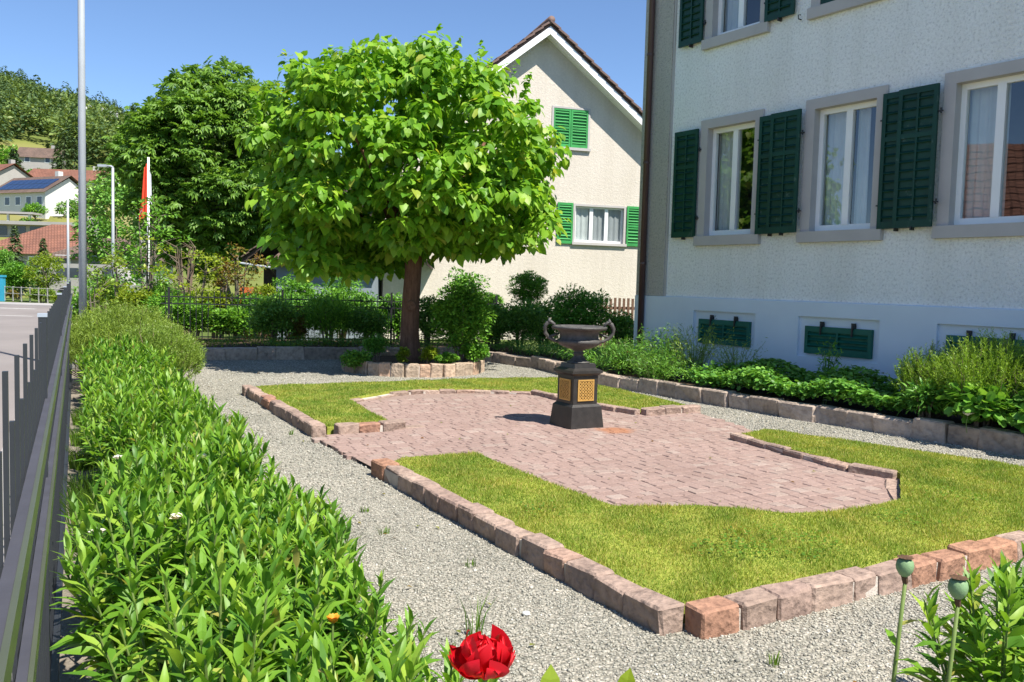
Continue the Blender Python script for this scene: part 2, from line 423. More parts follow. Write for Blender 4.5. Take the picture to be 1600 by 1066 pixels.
LF['conifer'] = m_leaf('conifer_needle', [(0.0, (0.055, 0.101, 0.044)), (1.0, (0.111, 0.169, 0.058))], 0.2)
LF['grass'] = m_leaf('grass_blade', [(0.0, (0.175, 0.275, 0.034)), (0.45, (0.255, 0.335, 0.055)), (0.8, (0.35, 0.38, 0.085)), (1.0, (0.50, 0.44, 0.16))], 0.35, 0.6, 0.2, patch=2.6)
LF['tuft'] = m_leaf('tuft_blade', [(0.0, (0.08, 0.18, 0.018)), (1.0, (0.18, 0.30, 0.03))], 0.35)
LF['white_petal'] = m_leaf('white_petal', [(0.0, (0.75, 0.70, 0.66)), (1.0, (0.85, 0.82, 0.80))], 0.25, tint=1.0)
LF['red_petal'] = m_leaf('red_petal', [(0.0, (0.55, 0.004, 0.012)), (1.0, (0.78, 0.012, 0.03))], 0.3, 0.5, tint=1.0)
LF['orange_petal'] = m_leaf('orange_petal', [(0.0, (0.72, 0.25, 0.02)), (1.0, (0.80, 0.42, 0.04))], 0.2, tint=1.0)
M['pod'] = m_plain('poppy_pod', (0.17, 0.27, 0.13), 0.55, 0.2, 30, 0.2)
M['pod_cap'] = m_plain('poppy_pod_cap', (0.10, 0.055, 0.03), 0.9, 0.3, 40, 0.5)
stone_t = NT('pebble')
_pc = (stone_t.ramp(stone_t.rand(), [(0.0, (0.19, 0.18, 0.15)), (0.25, (0.33, 0.31, 0.26)), (0.6, (0.42, 0.40, 0.335)), (0.85, (0.47, 0.42, 0.34)), (0.97, (0.58, 0.54, 0.46)), (1.0, (0.72, 0.68, 0.60))]))
M['pebble'] = stone_t.fin(stone_t.mix(0.9, _pc, stone_t.ramp(stone_t.noise(0.9, 6, stone_t.coords(), 0.65), [(0.32, (0.64, 0.67, 0.66)), (0.5, (0.83, 0.855, 0.87)), (0.7, (0.96, 0.975, 0.99))]), 'MULTIPLY'), 0.85, None, 0.25)

# ------------------------------------------------------------------ foliage tools
def T(mid, side, faces):
    return np.array(mid + side + [(-x, y, z) for x, y, z in side], float), faces
def leaf_template(kind):
    if kind == 'heart':
        mid = [(0, 0, 0), (0, .5, -.05), (0, 1.05, -.22)]; side = [(.26, -.13, .03), (.47, .18, .06), (.36, .6, -.01)]
        F = [(0, 3, 4), (0, 4, 5, 1), (1, 5, 2), (0, 7, 6), (0, 1, 8, 7), (1, 2, 8)]
    elif kind == 'lance':
        mid = [(0, 0, 0), (0, .35, .05), (0, .7, .03), (0, 1, -.1)]; side = [(.115, .3, .08), (.10, .62, .06)]
        F = [(0, 4, 1), (1, 4, 5, 2), (2, 5, 3), (0, 1, 6), (1, 2, 7, 6), (2, 3, 7)]
    elif kind == 'round':
        mid = [(0, 0, 0), (0, 1, -.1)]; side = [(.36, .3, .05), (.34, .75, 0)]
        F = [(0, 2, 3, 1), (0, 1, 5, 4)]
    elif kind == 'palm':                                        # five leaflets
        V, F = [], []
        for a, ln in ((-1.25, .7), (-.6, .95), (0, 1.05), (.6, .95), (1.25, .7)):
            b = len(V); c, s = math.sin(a), math.cos(a)
            for x, y, z in ((0, 0, 0), (.15, .6, .04), (0, 1, -.2), (-.15, .6, .04)):
                y *= ln; V.append((x*s + y*c, -x*c + y*s, z))
            F += [(b, b+1, b+2), (b, b+2, b+3)]
        return np.array(V, float), F
    elif kind == 'needle':
        return np.array([(0, 0, 0), (.09, .5, .02), (0, 1, 0), (-.09, .5, .02)], float), [(0, 1, 2, 3)]
    else:                                                       # diamond
        return np.array([(0, 0, 0), (.3, .45, .08), (0, 1, -.05), (-.3, .45, .08)], float), [(0, 1, 2), (0, 2, 3)]
    return T(mid, side, F)
def unit(a): return a / np.maximum(np.linalg.norm(a, axis=-1, keepdims=True), 1e-9)
def leaf_cloud(P, D, N, S, kind):
    Vt, Ft = leaf_template(kind)
    D = unit(D); X = unit(np.cross(D, N)); N2 = np.cross(X, D)
    S = np.asarray(S).reshape(-1, 1, 1)
    V = P[:, None, :] + S*(Vt[None, :, 0:1]*X[:, None] + Vt[None, :, 1:2]*D[:, None] + Vt[None, :, 2:3]*N2[:, None])
    n, k = len(P), len(Vt)
    off = (np.arange(n)*k)[:, None]
    tri = [f for f in Ft if len(f) == 3]; quad = [f for f in Ft if len(f) == 4]
    Fs = []
    if tri: Fs.append((np.array(tri)[None] + off[:, :, None]).reshape(-1, 3))
    if quad: Fs.append((np.array(quad)[None] + off[:, :, None]).reshape(-1, 4))
    return V.reshape(-1, 3), Fs
def join_clouds(L):
    Vs, tri, quad, b = [], [], [], 0
    for V, Fs in L:
        for f in Fs: (tri if f.shape[1] == 3 else quad).append(f + b)
        Vs.append(V); b += len(V)
    return np.concatenate(Vs), [np.concatenate(x) for x in (tri, quad) if x]
def rdirs(n): return unit(rng.normal(size=(n, 3)))
def clump_leaves(C, R, nl, hang=0.6, up=0.5, jitter=0.45, lo=0.55):
    """leaves on the outer part of round clumps: centres C (n,3), radii R (n,)"""
    n = len(C)
    d = rdirs(n*nl); d[:, 2] = np.where(d[:, 2] < -.3, -d[:, 2], d[:, 2])
    P = np.repeat(C, nl, 0) + d*np.repeat(R, nl)[:, None]*rng.uniform(lo, 1.05, (n*nl, 1))*np.array([1, 1, .8])
    D = d + rdirs(n*nl)*jitter + np.array([0, 0, -hang])
    N = d*.6 + np.array([0, 0, up]) + rdirs(n*nl)*jitter
    return P, D, N
def shell(n, c, r, rlo, lo=0.8, p=2.4, zmin=-1.0):
    """points spread in the outer part of a boxy ellipsoid"""
    out = []
    while len(out) < n:
        d = rdirs(1)[0]
        if d[2] < zmin: continue
        k = (abs(d[0])**p + abs(d[1])**p + abs(d[2])**p)**(-1/p)
        q = d*k*rng.uniform(lo, 1.0)
        out.append((c[0] + q[0]*r[0], c[1] + q[1]*r[1], c[2] + q[2]*(r[2] if q[2] > 0 else rlo)))
    return np.array(out)
def foliage(name, parent, clouds, mat, kind='stuff'):
    V, Fs = join_clouds(clouds) if isinstance(clouds, list) else clouds
    o = link(name, fastmesh(name, V, Fs, mat), parent)
    if kind: o['kind'] = kind
    return o
def bush(name, label, cat, base, r, h, mat, n=60, nl=24, size=0.06, kind='diamond', group=None, cl=0.3, box=2.4, stems=5, hang=.3, stem_mat='twig', zlo=0.12):
    """a shrub standing at base, half widths r=(rx,ry), height h"""
    t = thing(name, label, cat, base, 0, group)
    n, nl, size = int(n*1.7), int(nl*1.5), size*1.15
    c = (0, 0, h*(0.5 + zlo/2)); rz = h*(0.5 - zlo/2)
    k = cl*min(r[0], r[1], rz)*1.3
    C = shell(n, c, (max(r[0]-k*.6, .02), max(r[1]-k*.6, .02), max(rz-k*.6, .02)), max(rz-k*.6, .02), .45, box)
    P, D, N = clump_leaves(C, rng.uniform(.7, 1.2, len(C))*k, nl, hang)
    foliage('foliage', t, leaf_cloud(P, D, N, size*rng.uniform(.7, 1.25, len(P)), kind), LF[mat])
    b = MB()
    for i in range(stems):
        a = rng.uniform(0, 6.28); q = rng.uniform(.2, .6)
        b.tube([(0.05*math.cos(a), .05*math.sin(a), -.03), (r[0]*q*.5*math.cos(a), r[1]*q*.5*math.sin(a), h*.35), (r[0]*q*math.cos(a), r[1]*q*math.sin(a), h*.75)], [.016*h+.006, .012*h+.004, .004], 5)
    b.build('stem', M[stem_mat], t)
    return t
def broad_tree(name, label, base, r, h, trunk_h, mat, n=120, nl=30, size=.12, kind='diamond', group=None, tr=.12, bark='bark_grey', lo=.6, cl=.26, cat='tree', hang=.5, box=2.2):
    t = thing(name, label, cat, base, 0, group)
    cz = trunk_h + (h - trunk_h)*.48; rz = h - cz; rl = cz - trunk_h*.9
    k = cl*min(r)
    C = shell(n, (0, 0, cz), (r[0]-k*.7, r[1]-k*.7, rz-k*.7), rl-k*.5, lo, box)
    P, D, N = clump_leaves(C, rng.uniform(.7, 1.25, n)*k, nl, hang)
    foliage('crown', t, leaf_cloud(P, D, N, size*rng.uniform(.7, 1.25, len(P)), kind), LF[mat])
    b = MB()
    b.tube([(0, 0, -.1), (0.02*h, 0, trunk_h*.5), (0, .01*h, trunk_h), (0, 0, cz)], [tr*1.25, tr, tr*.85, tr*.4], 9)
    for i in range(7):
        q = C[rng.integers(n)]; b.tube([(0, 0, trunk_h*.9), (q[0]*.4, q[1]*.4, (trunk_h+q[2])*.5), tuple(q)], [tr*.55, tr*.35, tr*.1], 6)
    b.build('trunk', M[bark], t, smooth=True)
    return t
def conifer(name, label, base, r, h, mat='conifer', group=None, n=900, size=.3):
    t = thing(name, label, 'tree', base, 0, group)
    z = rng.uniform(.06, 1, n)**1.0; a = rng.uniform(0, 6.283, n)
    rad = r*(1-z)*(0.75 + .3*np.sin(z*38)) * np.sqrt(rng.uniform(.25, 1, n))
    P = np.stack([rad*np.cos(a), rad*np.sin(a), z*h], 1)
    D = np.stack([np.cos(a), np.sin(a), np.full(n, -.35)], 1) + rdirs(n)*.35
    N = np.array([0, 0, 1.]) + rdirs(n)*.35
    foliage('crown', t, leaf_cloud(P, D, N, size*rng.uniform(.6, 1.2, n)*(1.15-.6*z), 'diamond'), LF[mat])
    MB().tube([(0, 0, -.2), (0, 0, h*.97)], [h*.018, .01], 7).build('trunk', M['bark_grey'], t)
    return t
def sprigs(P0, D0, L, per, size, spread=.55):
    """upright twigs clothed in needles; returns leaf cloud arrays and twig list"""
    n = len(P0)
    u = np.tile(np.linspace(.12, 1, per), n)
    P = np.repeat(P0, per, 0) + np.repeat(D0*L[:, None], per, 0)*u[:, None]
    Dd = np.repeat(D0, per, 0) + rdirs(n*per)*spread*1.6
    N = rdirs(n*per) + np.array([0, 0, .6])
    return leaf_cloud(P, Dd, N, size*rng.uniform(.7, 1.2, n*per)*(1.15-.35*u), 'needle')
# ------------------------------------------------------------------ ground, road, hillside
def poly_sheet(name, poly, z, mat):
    b = MB(); b.add([(p[0], p[1], z) for p in poly], [tuple(range(len(poly)))])
    return stru(b.build(name, mat))
def fence_x(y): return -0.08 - 0.505*y
poly_sheet('ground', [(-900, -300), (900, -300), (900, 900), (-900, 900)], -0.16, M['field'])
# garden soil level, gravel everywhere between fence and house
poly_sheet('gravel_path', [(fence_x(-2)-.02, -2), (9, -2), (9, 18), (-1, 19.5), (fence_x(16.2)-.02, 16.2)], 0.0, M['gravel'])
poly_sheet('planting_bed_soil', [(fence_x(.6)+.0, .6), (1.26-.519*.6, .6), (1.26-.519*13.4, 13.4), (fence_x(13.4), 13.4)], 0.012, M['sandy'])
poly_sheet('road', [(fence_x(-6)-.5, -6), (fence_x(40)-.5, 40), (-70, 47), (-70, -6)], -0.10, M['road'])
b = MB()
a0, a1 = (fence_x(-6)-.06, -6), (fence_x(40)-.06, 40)
b.add([(a0[0]-.5, a0[1], -.16), (a0[0], a0[1], -.16), (a1[0], a1[1], -.16), (a1[0]-.5, a1[1], -.16), (a0[0]-.5, a0[1], -.01), (a0[0], a0[1], -.01), (a1[0], a1[1], -.01), (a1[0]-.5, a1[1], -.01)],
      [(0,3,2,1),(4,5,6,7),(0,1,5,4),(1,2,6,5),(2,3,7,6),(3,0,4,7)])
stru(b.build('pavement', M['sidewalk']))
b = MB()
for (x0, y0, x1, y1, w) in ((-24, 22.3, -13.2, 21.4, .16), (-30, 31.5, -17, 30.5, .16), (-40, 37, -20.2, 36.4, .3)):
    b.add([(x0, y0, -.096), (x1, y1, -.096), (x1, y1+w, -.096), (x0, y0+w, -.096)], [(0, 1, 2, 3)])
stru(b.build('road_marking', M['marking']))
MBk = MB(); MBk.add([(-70, 41.5, -.03), (-19.6, 39.2, -.03), (-19.6, 41.5, -.03), (-70, 44.5, -.03), (-70, 41.5, -.14), (-19.6, 39.2, -.14)], [(0, 1, 2, 3), (4, 5, 1, 0)])
stru(MBk.build('far_pavement', M['sidewalk']))

prof_d = np.array([40, 55, 75, 95, 130, 180, 250, 330, 450, 560, 800.])
prof_z = np.array([-.5, -.1, 1.2, 4.2, 9.5, 18, 37, 62, 91, 88, 60.])
def hill_z(x, y):
    th = x/np.maximum(y, 1)
    k = np.clip((91 - 114*(th + .593))/91, .12, 1.35)
    z = np.interp(y, prof_d, prof_z)
    w = np.clip((y-130)/200, 0, 1)
    return z*((1-w) + w*k) + np.where(y > 100, 1.8*np.sin(x*.031+1)*np.cos(y*.023), 0)
ny, nx = 70, 70
ys = np.linspace(42, 800, ny)**1.0; ys = 42 + (np.linspace(0, 1, ny)**1.5)*758
V, F = [], []
for j, y in enumerate(ys):
    for i in range(nx):
        x = y*(-1.3 + 2.3*i/(nx-1))
        V.append((x, y, float(hill_z(x, y))))
for j in range(ny-1):
    for i in range(nx-1):
        F.append((j*nx+i, j*nx+i+1, (j+1)*nx+i+1, (j+1)*nx+i))
def hill_material():
    t = NT('hillside'); co = t.coords()
    n = t.noise(.02, 5, co)
    col = t.ramp(n, [(.35, (.085, .13, .03)), (.5, (.17, .19, .05)), (.65, (.24, .22, .085))])
    return t.fin(col, .95, None, .1)
stru(link('hillside', fastmesh('hillside', np.array(V), [np.array(F)], hill_material(), True)))

# ------------------------------------------------------------------ lawn, paving, kerbs
NEAR_IN = [(2.73, 5.92), (2.42, 5.69), (2.1, 5.51), (1.79, 5.45), (1.53, 5.53), (1.25, 5.59), (.99, 5.54), (.69, 5.51), (.43, 5.9), (.03, 6.57), (-.27, 7.13)]
NEAR_LAWN = [(-.90, 6.66), (.74, 3.75), (3.06, 5.10), (4.9, 6.2), (4.32, 7.17), (3.91, 7.64), (3.36, 8.12), (2.62, 8.78), (2.24, 8.42), (2.55, 7.70), (2.86, 7.06), (3.12, 6.80)] + NEAR_IN + [(-.86, 6.86)]
UP_IN = [(-1.24, 8.70), (-1.54, 9.3), (-1.95, 10.28), (-1.68, 10.75), (-1.55, 11.05), (-1.2, 11.38), (-.5, 11.6), (.28, 11.5), (.46, 11.28), (.83, 10.62), (1.46, 9.95)]
UP_LAWN = [(-3.30, 10.98), (-1.75, 8.22), (-1.22, 8.58)] + UP_IN + [(2.16, 10.42), (2.04, 10.75), (1.38, 12.16), (.65, 13.2), (-.56, 12.75), (-2.11, 11.85), (-3.25, 11.22)]
PAVE = [(-1.05, 6.70), (-.86, 6.86), (-.27, 7.13)] + NEAR_IN[::-1][1:] + [(3.08, 6.80), (2.86, 7.06), (2.55, 7.70), (2.24, 8.42), (2.62, 8.78), (2.20, 10.42), (1.46, 9.95)] + UP_IN[::-1][1:] + [(-1.15, 8.42), (-1.80, 7.95)]
def inside(P, poly):
    P = np.asarray(P); x, y = P[:, 0], P[:, 1]; r = np.zeros(len(P), bool)
    n = len(poly)
    for i in range(n):
        x0, y0 = poly[i]; x1, y1 = poly[(i+1) % n]
        c = (y0 > y) != (y1 > y)
        r ^= c & (x < (x1-x0)*(y-y0)/((y1-y0) if y1 != y0 else 1e-9) + x0)
    return r
LAWN_Z = 0.085
def lawn_sheet(name, poly):
    b = MB(); n = len(poly)
    tris = tessellate_polygon([[Vector((p[0], p[1], 0)) for p in poly]])
    V = [(p[0], p[1], LAWN_Z) for p in poly] + [(p[0], p[1], 0) for p in poly]
    b.add(V, [tuple(t) for t in tris] + [(i, i+n, (i+1) % n + n, (i+1) % n) for i in range(n)])
    return stru(b.build(name, M['turf']))
lawn_sheet('lawn', NEAR_LAWN)
lawn_sheet('lawn', UP_LAWN)
def blades(poly, dens, lo=.025, hi=.055):
    p = np.array(poly); a, c = p.min(0), p.max(0)
    n = int((c-a).prod()*dens)
    P = rng.uniform(a, c, (n, 2)); P = P[inside(P, poly)]
    keep = rng.uniform(size=len(P)) < np.clip(7.5/P[:, 1], .35, 1.0)
    P = P[keep]; n = len(P)
    h = rng.uniform(lo, hi, n)*(0.75 + .5*np.sin(P[:, 0]*5.1 + np.sin(P[:, 1]*4))**2)
    w = .0035*np.clip(P[:, 1]/5, .9, 2.2)
    a = rng.uniform(0, 6.283, n); l = rng.uniform(.1, .9, n)*h; la = rng.uniform(0, 6.283, n)
    B = np.stack([P[:, 0], P[:, 1], np.full(n, LAWN_Z-.004)], 1)
    dx = np.stack([np.cos(a)*w, np.sin(a)*w, 0*a], 1)
    tip = B + np.stack([np.cos(la)*l, np.sin(la)*l, h], 1)
    V = np.stack([B-dx, B+dx, tip], 1).reshape(-1, 3)
    return V, [np.arange(3*n).reshape(-1, 3)]
o = foliage('grass', None, blades(NEAR_LAWN, 15000, .012, .030), LF['grass']); tag(o, 'sunlit yellowish grass of the near lawn, around the front of the paving', 'grass')
o = foliage('grass', None, blades(UP_LAWN, 11000, .012, .030), LF['grass']); tag(o, 'short grass of the far lawn between the paving and the tree', 'grass')
# clover and weeds standing out of the near lawn
cp = []
for (x, y, r, n) in ((1.55, 4.75, .33, 260), (1.2, 4.6, .2, 120), (2.5, 5.3, .2, 90), (.2, 5.3, .15, 60), (3.1, 6.0, .25, 90)):
    a = rng.uniform(0, 6.283, n); q = r*np.sqrt(rng.uniform(0, 1, n)); cp.append(np.stack([x + q*np.cos(a), y + q*np.sin(a), LAWN_Z + rng.uniform(.015, .05, n)], 1))
cp = np.concatenate(cp)
o = foliage('clover', None, leaf_cloud(cp, rdirs(len(cp))*np.array([1, 1, .2]), rdirs(len(cp))*.4 + np.array([0, 0, 1.]), rng.uniform(.012, .024, len(cp)), 'round'), LF['tuft'])
tag(o, 'patches of clover leaves in the near lawn', 'clover')

def stone_mesh(name, mat, lx, ly, lz, jit=.012, bev=.012, top_j=.006):
    """rough-cut block, unit size box origin at bottom centre, bevelled and knocked about"""
    bm = bmesh.new()
    bmesh.ops.create_cube(bm, size=1.0)
    for v in bm.verts:
        v.co = Vector((v.co.x*lx + random.uniform(-jit, jit), v.co.y*ly + random.uniform(-jit, jit), (v.co.z+.5)*lz + (random.uniform(-top_j, top_j) if v.co.z > 0 else 0)))
    bmesh.ops.bevel(bm, geom=list(bm.edges), offset=bev, segments=1, affect='EDGES', profile=.6)
    for v in bm.verts: v.co += Vector((random.uniform(-1, 1), random.uniform(-1, 1), random.uniform(-1, 1)))*bev*.25
    m = bpy.data.meshes.new(name); bm.to_mesh(m); bm.free(); m.materials.append(mat)
    return m
KV = {}
def variants(key, mat, lx, ly, lz, n=6, **k):
    if key not in KV: KV[key] = [stone_mesh('stone', mat, lx, ly, lz, **k) for _ in range(n)]
    return KV[key]
def kerb_run(parent, pts, length, width, h, key, mat, z=-.048, gap=.003, red=(), name='kerb_stone', jit=.012, mortar=True, wob=.008, bev=.012, closed=False):
    pts = [Vector((p[0], p[1], 0)) for p in pts]
    ms = variants(key, mat, 1, 1, 1, jit=0, bev=.001) if False else None
    mb = MB(); cnt = 0
    for a, c in zip(pts[:-1], pts[1:]):
        d = c - a; L = d.length; n = max(1, round(L/length)); t = d.normalized(); ang = math.atan2(t.y, t.x)
        cuts = [0.0] + sorted((i + random.uniform(-.16, .16))/n*L for i in range(1, n)) + [L]
        for s0, s1 in zip(cuts[:-1], cuts[1:]):
            ln = s1 - s0 - gap
            p = a + t*((s0+s1)/2)
            bucket = round(ln/.04)*.04
            vs_ = variants((key, bucket), mat, bucket, width, h, n=4, jit=jit, bev=bev)
            me = random.choice(vs_)
            if cnt in red:
                me = random.choice(variants((key, bucket, 'red'), M['kerb_red'], bucket, width, h, n=2, jit=jit, bev=bev))
            link(name, me, parent, loc=(p.x + random.uniform(-wob, wob), p.y + random.uniform(-wob, wob), z + random.uniform(-wob, wob)),
                 rot=(random.uniform(-.02, .02), random.uniform(-.02, .02), ang + random.uniform(-.02, .02) + random.choice((0, math.pi))), scale=(ln/bucket, 1, 1))
            cnt += 1
        if mortar:
            Mx = Matrix.Translation(a) @ Matrix.Rotation(ang, 4, 'Z')
            mb.box(.02, L-.02, -width*.40, width*.40, z, z + h*.86, Mx)
    if mortar and mb.v: mb.build('mortar', M['mortar'], parent)
def kerb_empty(name):
    o = bpy.data.objects.new(name, None); COL.objects.link(o); return stru(o)
k = kerb_empty('lawn_kerb')
kerb_run(k, [(-1.0, 6.62), (.735, 3.66)], .25, .135, .165, 'k', M['kerb'], red=(0,))
kerb_run(k, [(.815, 3.665), (3.1, 5.03), (5.0, 6.15)], .235, .135, .165, 'k', M['kerb'], red=(0, 6, 7, 8, 9))
k = kerb_empty('lawn_kerb')
kerb_run(k, [(-3.38, 11.02), (-1.80, 8.12)], .25, .135, .165, 'k', M['kerb'], red=(4, 5))
kerb_run(k, [(-1.66, 8.16), (-1.08, 8.58)], .22, .14, .15, 'k', M['kerb'], red=(1,))
kerb_run(k, [(-1.06, 8.60), (-.88, 8.72)], .2, .12, .09, 'k2', M['kerb'], mortar=False)
k = kerb_empty('paving_edge')
kerb_run(k, [(2.22, 8.46), (2.52, 7.72), (2.82, 7.06), (3.10, 6.82)], .26, .10, .14, 'k3', M['kerb'])
kerb_run(k, [(3.02, 6.72), (2.76, 5.98)], .4, .12, .10, 'k4', M['kerb'])
kerb_run(k, [(2.72, 5.90), (2.42, 5.66)], .3, .09, .075, 'k5', M['kerb'], red=(0,), mortar=False)
kerb_run(k, [(.69, 5.55), (.43, 5.93), (.05, 6.60), (-.24, 7.12), (-.84, 6.84)], .3, .06, .06, 'k6', M['kerb'], red=(1,), mortar=False)
k = kerb_empty('paving_edge')
kerb_run(k, [(.30, 11.5), (.48, 11.26), (.85, 10.58), (1.48, 9.90)], .27, .11, .14, 'k3', M['kerb'])
kerb_run(k, [(1.53, 9.88), (2.26, 10.36)], .3, .14, .15, 'k', M['kerb'])
kerb_run(k, [(-1.93, 10.24), (-1.66, 10.73), (-1.53, 11.02), (-1.18, 11.34), (-.5, 11.56), (.28, 11.47)], .28, .10, .12, 'k4', M['kerb'])
kerb_run(k, [(-1.20, 8.74), (-1.52, 9.34), (-1.91, 10.22)], .3, .07, .07, 'k6', M['kerb'], mortar=False)
k = kerb_empty('lawn_kerb')
kerb_run(k, [(-3.3, 11.22), (-2.11, 11.9), (-.56, 12.82), (.66, 13.28), (1.42, 12.2), (2.10, 10.8)], .3, .07, .085, 'k6', M['kerb'], mortar=False)
kerb_run(k, [(2.66, 8.84), (3.40, 8.18), (3.95, 7.70), (4.37, 7.22), (4.95, 6.3)], .34, .08, .10, 'k7', M['kerb'], mortar=False)

# setts
pav = poly_sheet('paving', PAVE, 0.027, M['joint'])
ang = math.radians(30); U = np.array([math.cos(ang), math.sin(ang)]); W = np.array([-math.sin(ang), math.cos(ang)])
SP = []
row = 0; vv = -3.0
while vv < 10:
    dv = random.uniform(.100, .104); uu = -8 + random.uniform(0, .1)
    while uu < 9:
        du = random.uniform(.095, .155)
        q = U*(uu+du/2) + W*(vv + .05*math.sin(uu*1.1)) ; SP.append((q[0], q[1], du, dv)); uu += du
    vv += dv
SP = np.array(SP); SP = SP[inside(SP[:, :2], PAVE)]
SP = SP[np.argsort(SP[:, 1])]
sv = [stone_mesh('sett', M['sett'], .092 + .007*(q % 8), .099, .038, jit=.004, bev=.005, top_j=.0015) for q in range(24)]
urn_c = np.array([.70, 9.02])
near = SP[:300]; far = SP[300:]
for x, y, du, dv in near:
    q = min(7, max(0, round((du - .003 - .092)/.007)))
    link('sett', sv[q + 8*random.randrange(3)], pav, loc=(x, y, -.004 + random.uniform(-.0025, .0025)), rot=(random.uniform(-.012, .012), random.uniform(-.012, .012), ang + random.uniform(-.03, .03)))
tv = [(np.array([v.co[:] for v in m.vertices]), [tuple(p.vertices) for p in m.polygons]) for m in sv]
b = MB()
for x, y, du, dv in far:
    V, F = tv[min(7, max(0, round((du - .003 - .092)/.007))) + 8*random.randrange(3)]; a_ = ang + random.uniform(-.03, .03); c, s = math.cos(a_), math.sin(a_)
    X, Y = V[:, 0], V[:, 1]
    b.add(np.stack([x + X*c - Y*s, y + X*s + Y*c, V[:, 2] - .004 + random.uniform(-.0025, .0025)], 1).tolist(), F)
o = b.build('setts', M['sett'], pav); o['kind'] = 'stuff'

# loose gravel
def pebbles(poly, dens, size, excl, keepfn):
    p = np.array(poly); a, c = p.min(0), p.max(0)
    n = int((c-a).prod()*dens)
    P = rng.uniform(a, c, (n, 2)); P = P[inside(P, poly)]
    for e in excl: P = P[~inside(P, e)]
    P = P[keepfn(P)]
    return P
FRAMEPOLY = [(-.35, 2.5), (1.8, 2.5), (5.6, 7.0), (5.2, 8.2), (1.5, 13.2), (-.4, 17.0), (-6.2, 16.2), (-5.9, 13.5), (-2.5, 7.4)]
EX = [NEAR_LAWN, UP_LAWN, PAVE]
P1 = pebbles(FRAMEPOLY, 4200, 0, EX, lambda P: (P[:, 1] < 6.2))
P2 = pebbles(FRAMEPOLY, 1300, 0, EX, lambda P: (P[:, 1] >= 6.2))
okt = np.array([(1, 0, 0), (0, 1, 0), (-1, 0, 0), (0, -1, 0), (0, 0, 1), (0, 0, -1)], float)
okf = np.array([(0, 1, 4), (1, 2, 4), (2, 3, 4), (3, 0, 4)])
def scatter_oct(P, lo, hi):
    n = len(P); s = rng.uniform(lo, hi, n)*np.where(rng.uniform(size=n) < .03, 1.7, 1)
    R = rdirs(n); X = unit(np.cross(R, rdirs(n))); Y = np.cross(R, X)
    sc = rng.uniform(.55, 1.1, (n, 3))
    V = okt[None, :, :]*sc[:, None, :]*s[:, None, None]
    V = V[:, :, 0:1]*X[:, None] + V[:, :, 1:2]*Y[:, None] + V[:, :, 2:3]*R[:, None]
    V[:, :, 2] *= .7
    V += np.stack([P[:, 0], P[:, 1], s*.25], 1)[:, None]
    f = np.concatenate([okf, okf[:, ::-1]*0 + np.array([(1, 0, 5), (2, 1, 5), (3, 2, 5), (0, 3, 5)])])
    return V.reshape(-1, 3), [(f[None] + (np.arange(n)*6)[:, None, None]).reshape(-1, 3)]
o = foliage('loose_gravel', None, join_clouds([scatter_oct(P1, .0042, .0095), scatter_oct(P2, .007, .013)]), M['pebble'])
tag(o, 'loose pale grey gravel lying on the garden paths', 'gravel')

# bed walls of rough granite, planter
k = thing('bed_wall', 'low rough granite wall edging the bed in front of the grey house', 'wall')
BW = [(-.55, 16.75), (.58, 15.28), (1.40, 13.08), (2.33, 11.72), (3.27, 10.32), (4.29, 9.02), (4.93, 8.14), (6.6, 5.9)]
kerb_run(k, BW, .40, .17, .27, 'bw', M['granite'], z=-.07, name='stone', jit=.026, mortar=False, wob=.022, bev=.016, gap=-.012)
k = thing('bed_wall', 'straight low stone wall across the back of the gravel', 'wall')
kerb_run(k, [(-6.5, 14.95), (-2.9, 16.35), (-.75, 16.85)], .5, .17, .27, 'bw', M['granite'], z=-.04, name='stone', jit=.02, mortar=False, wob=.014, bev=.016, gap=-.012)
TREE = (-1.72, 14.62)
PL = [(TREE[0] + .05 + 1.16*math.cos(a), TREE[1] + 1.16*math.sin(a)) for a in np.linspace(math.radians(-180), math.radians(180), 13)]
k = thing('tree_planter', 'round planter ring of pale upright stones under the leafy tree', 'planter')
kerb_run(k, PL, .21, .13, .24, 'pl', M['sandstone'], z=-.03, name='stone', jit=.008, mortar=True, wob=.008)
b = MB(); b.prism([(TREE[0] + .05 + 1.1*math.cos(a), TREE[1] + 1.1*math.sin(a)) for a in np.linspace(0, 6.283, 25)[:-1]], -.02, .15)
b.build('soil', M['soil'], k)
poly_sheet('house_bed_soil', BW + [(9.0, 6.5), (2.3, 15.7), (.2, 17.5)], .16, M['soil'])
poly_sheet('back_bed_soil', [(-6.6, 15.1), (-2.9, 16.48), (-.7, 16.95), (.2, 17.4), (0, 19.5), (-7.6, 18.6)], .15, M['soil'])
k = kerb_empty('bed_kerb')
kerb_run(k, [(1.30-.519*4.35, 4.35), (1.30-.519*9.8, 9.8)], .9, .10, .10, 'pk', M['sandstone'], z=-.03, mortar=False)
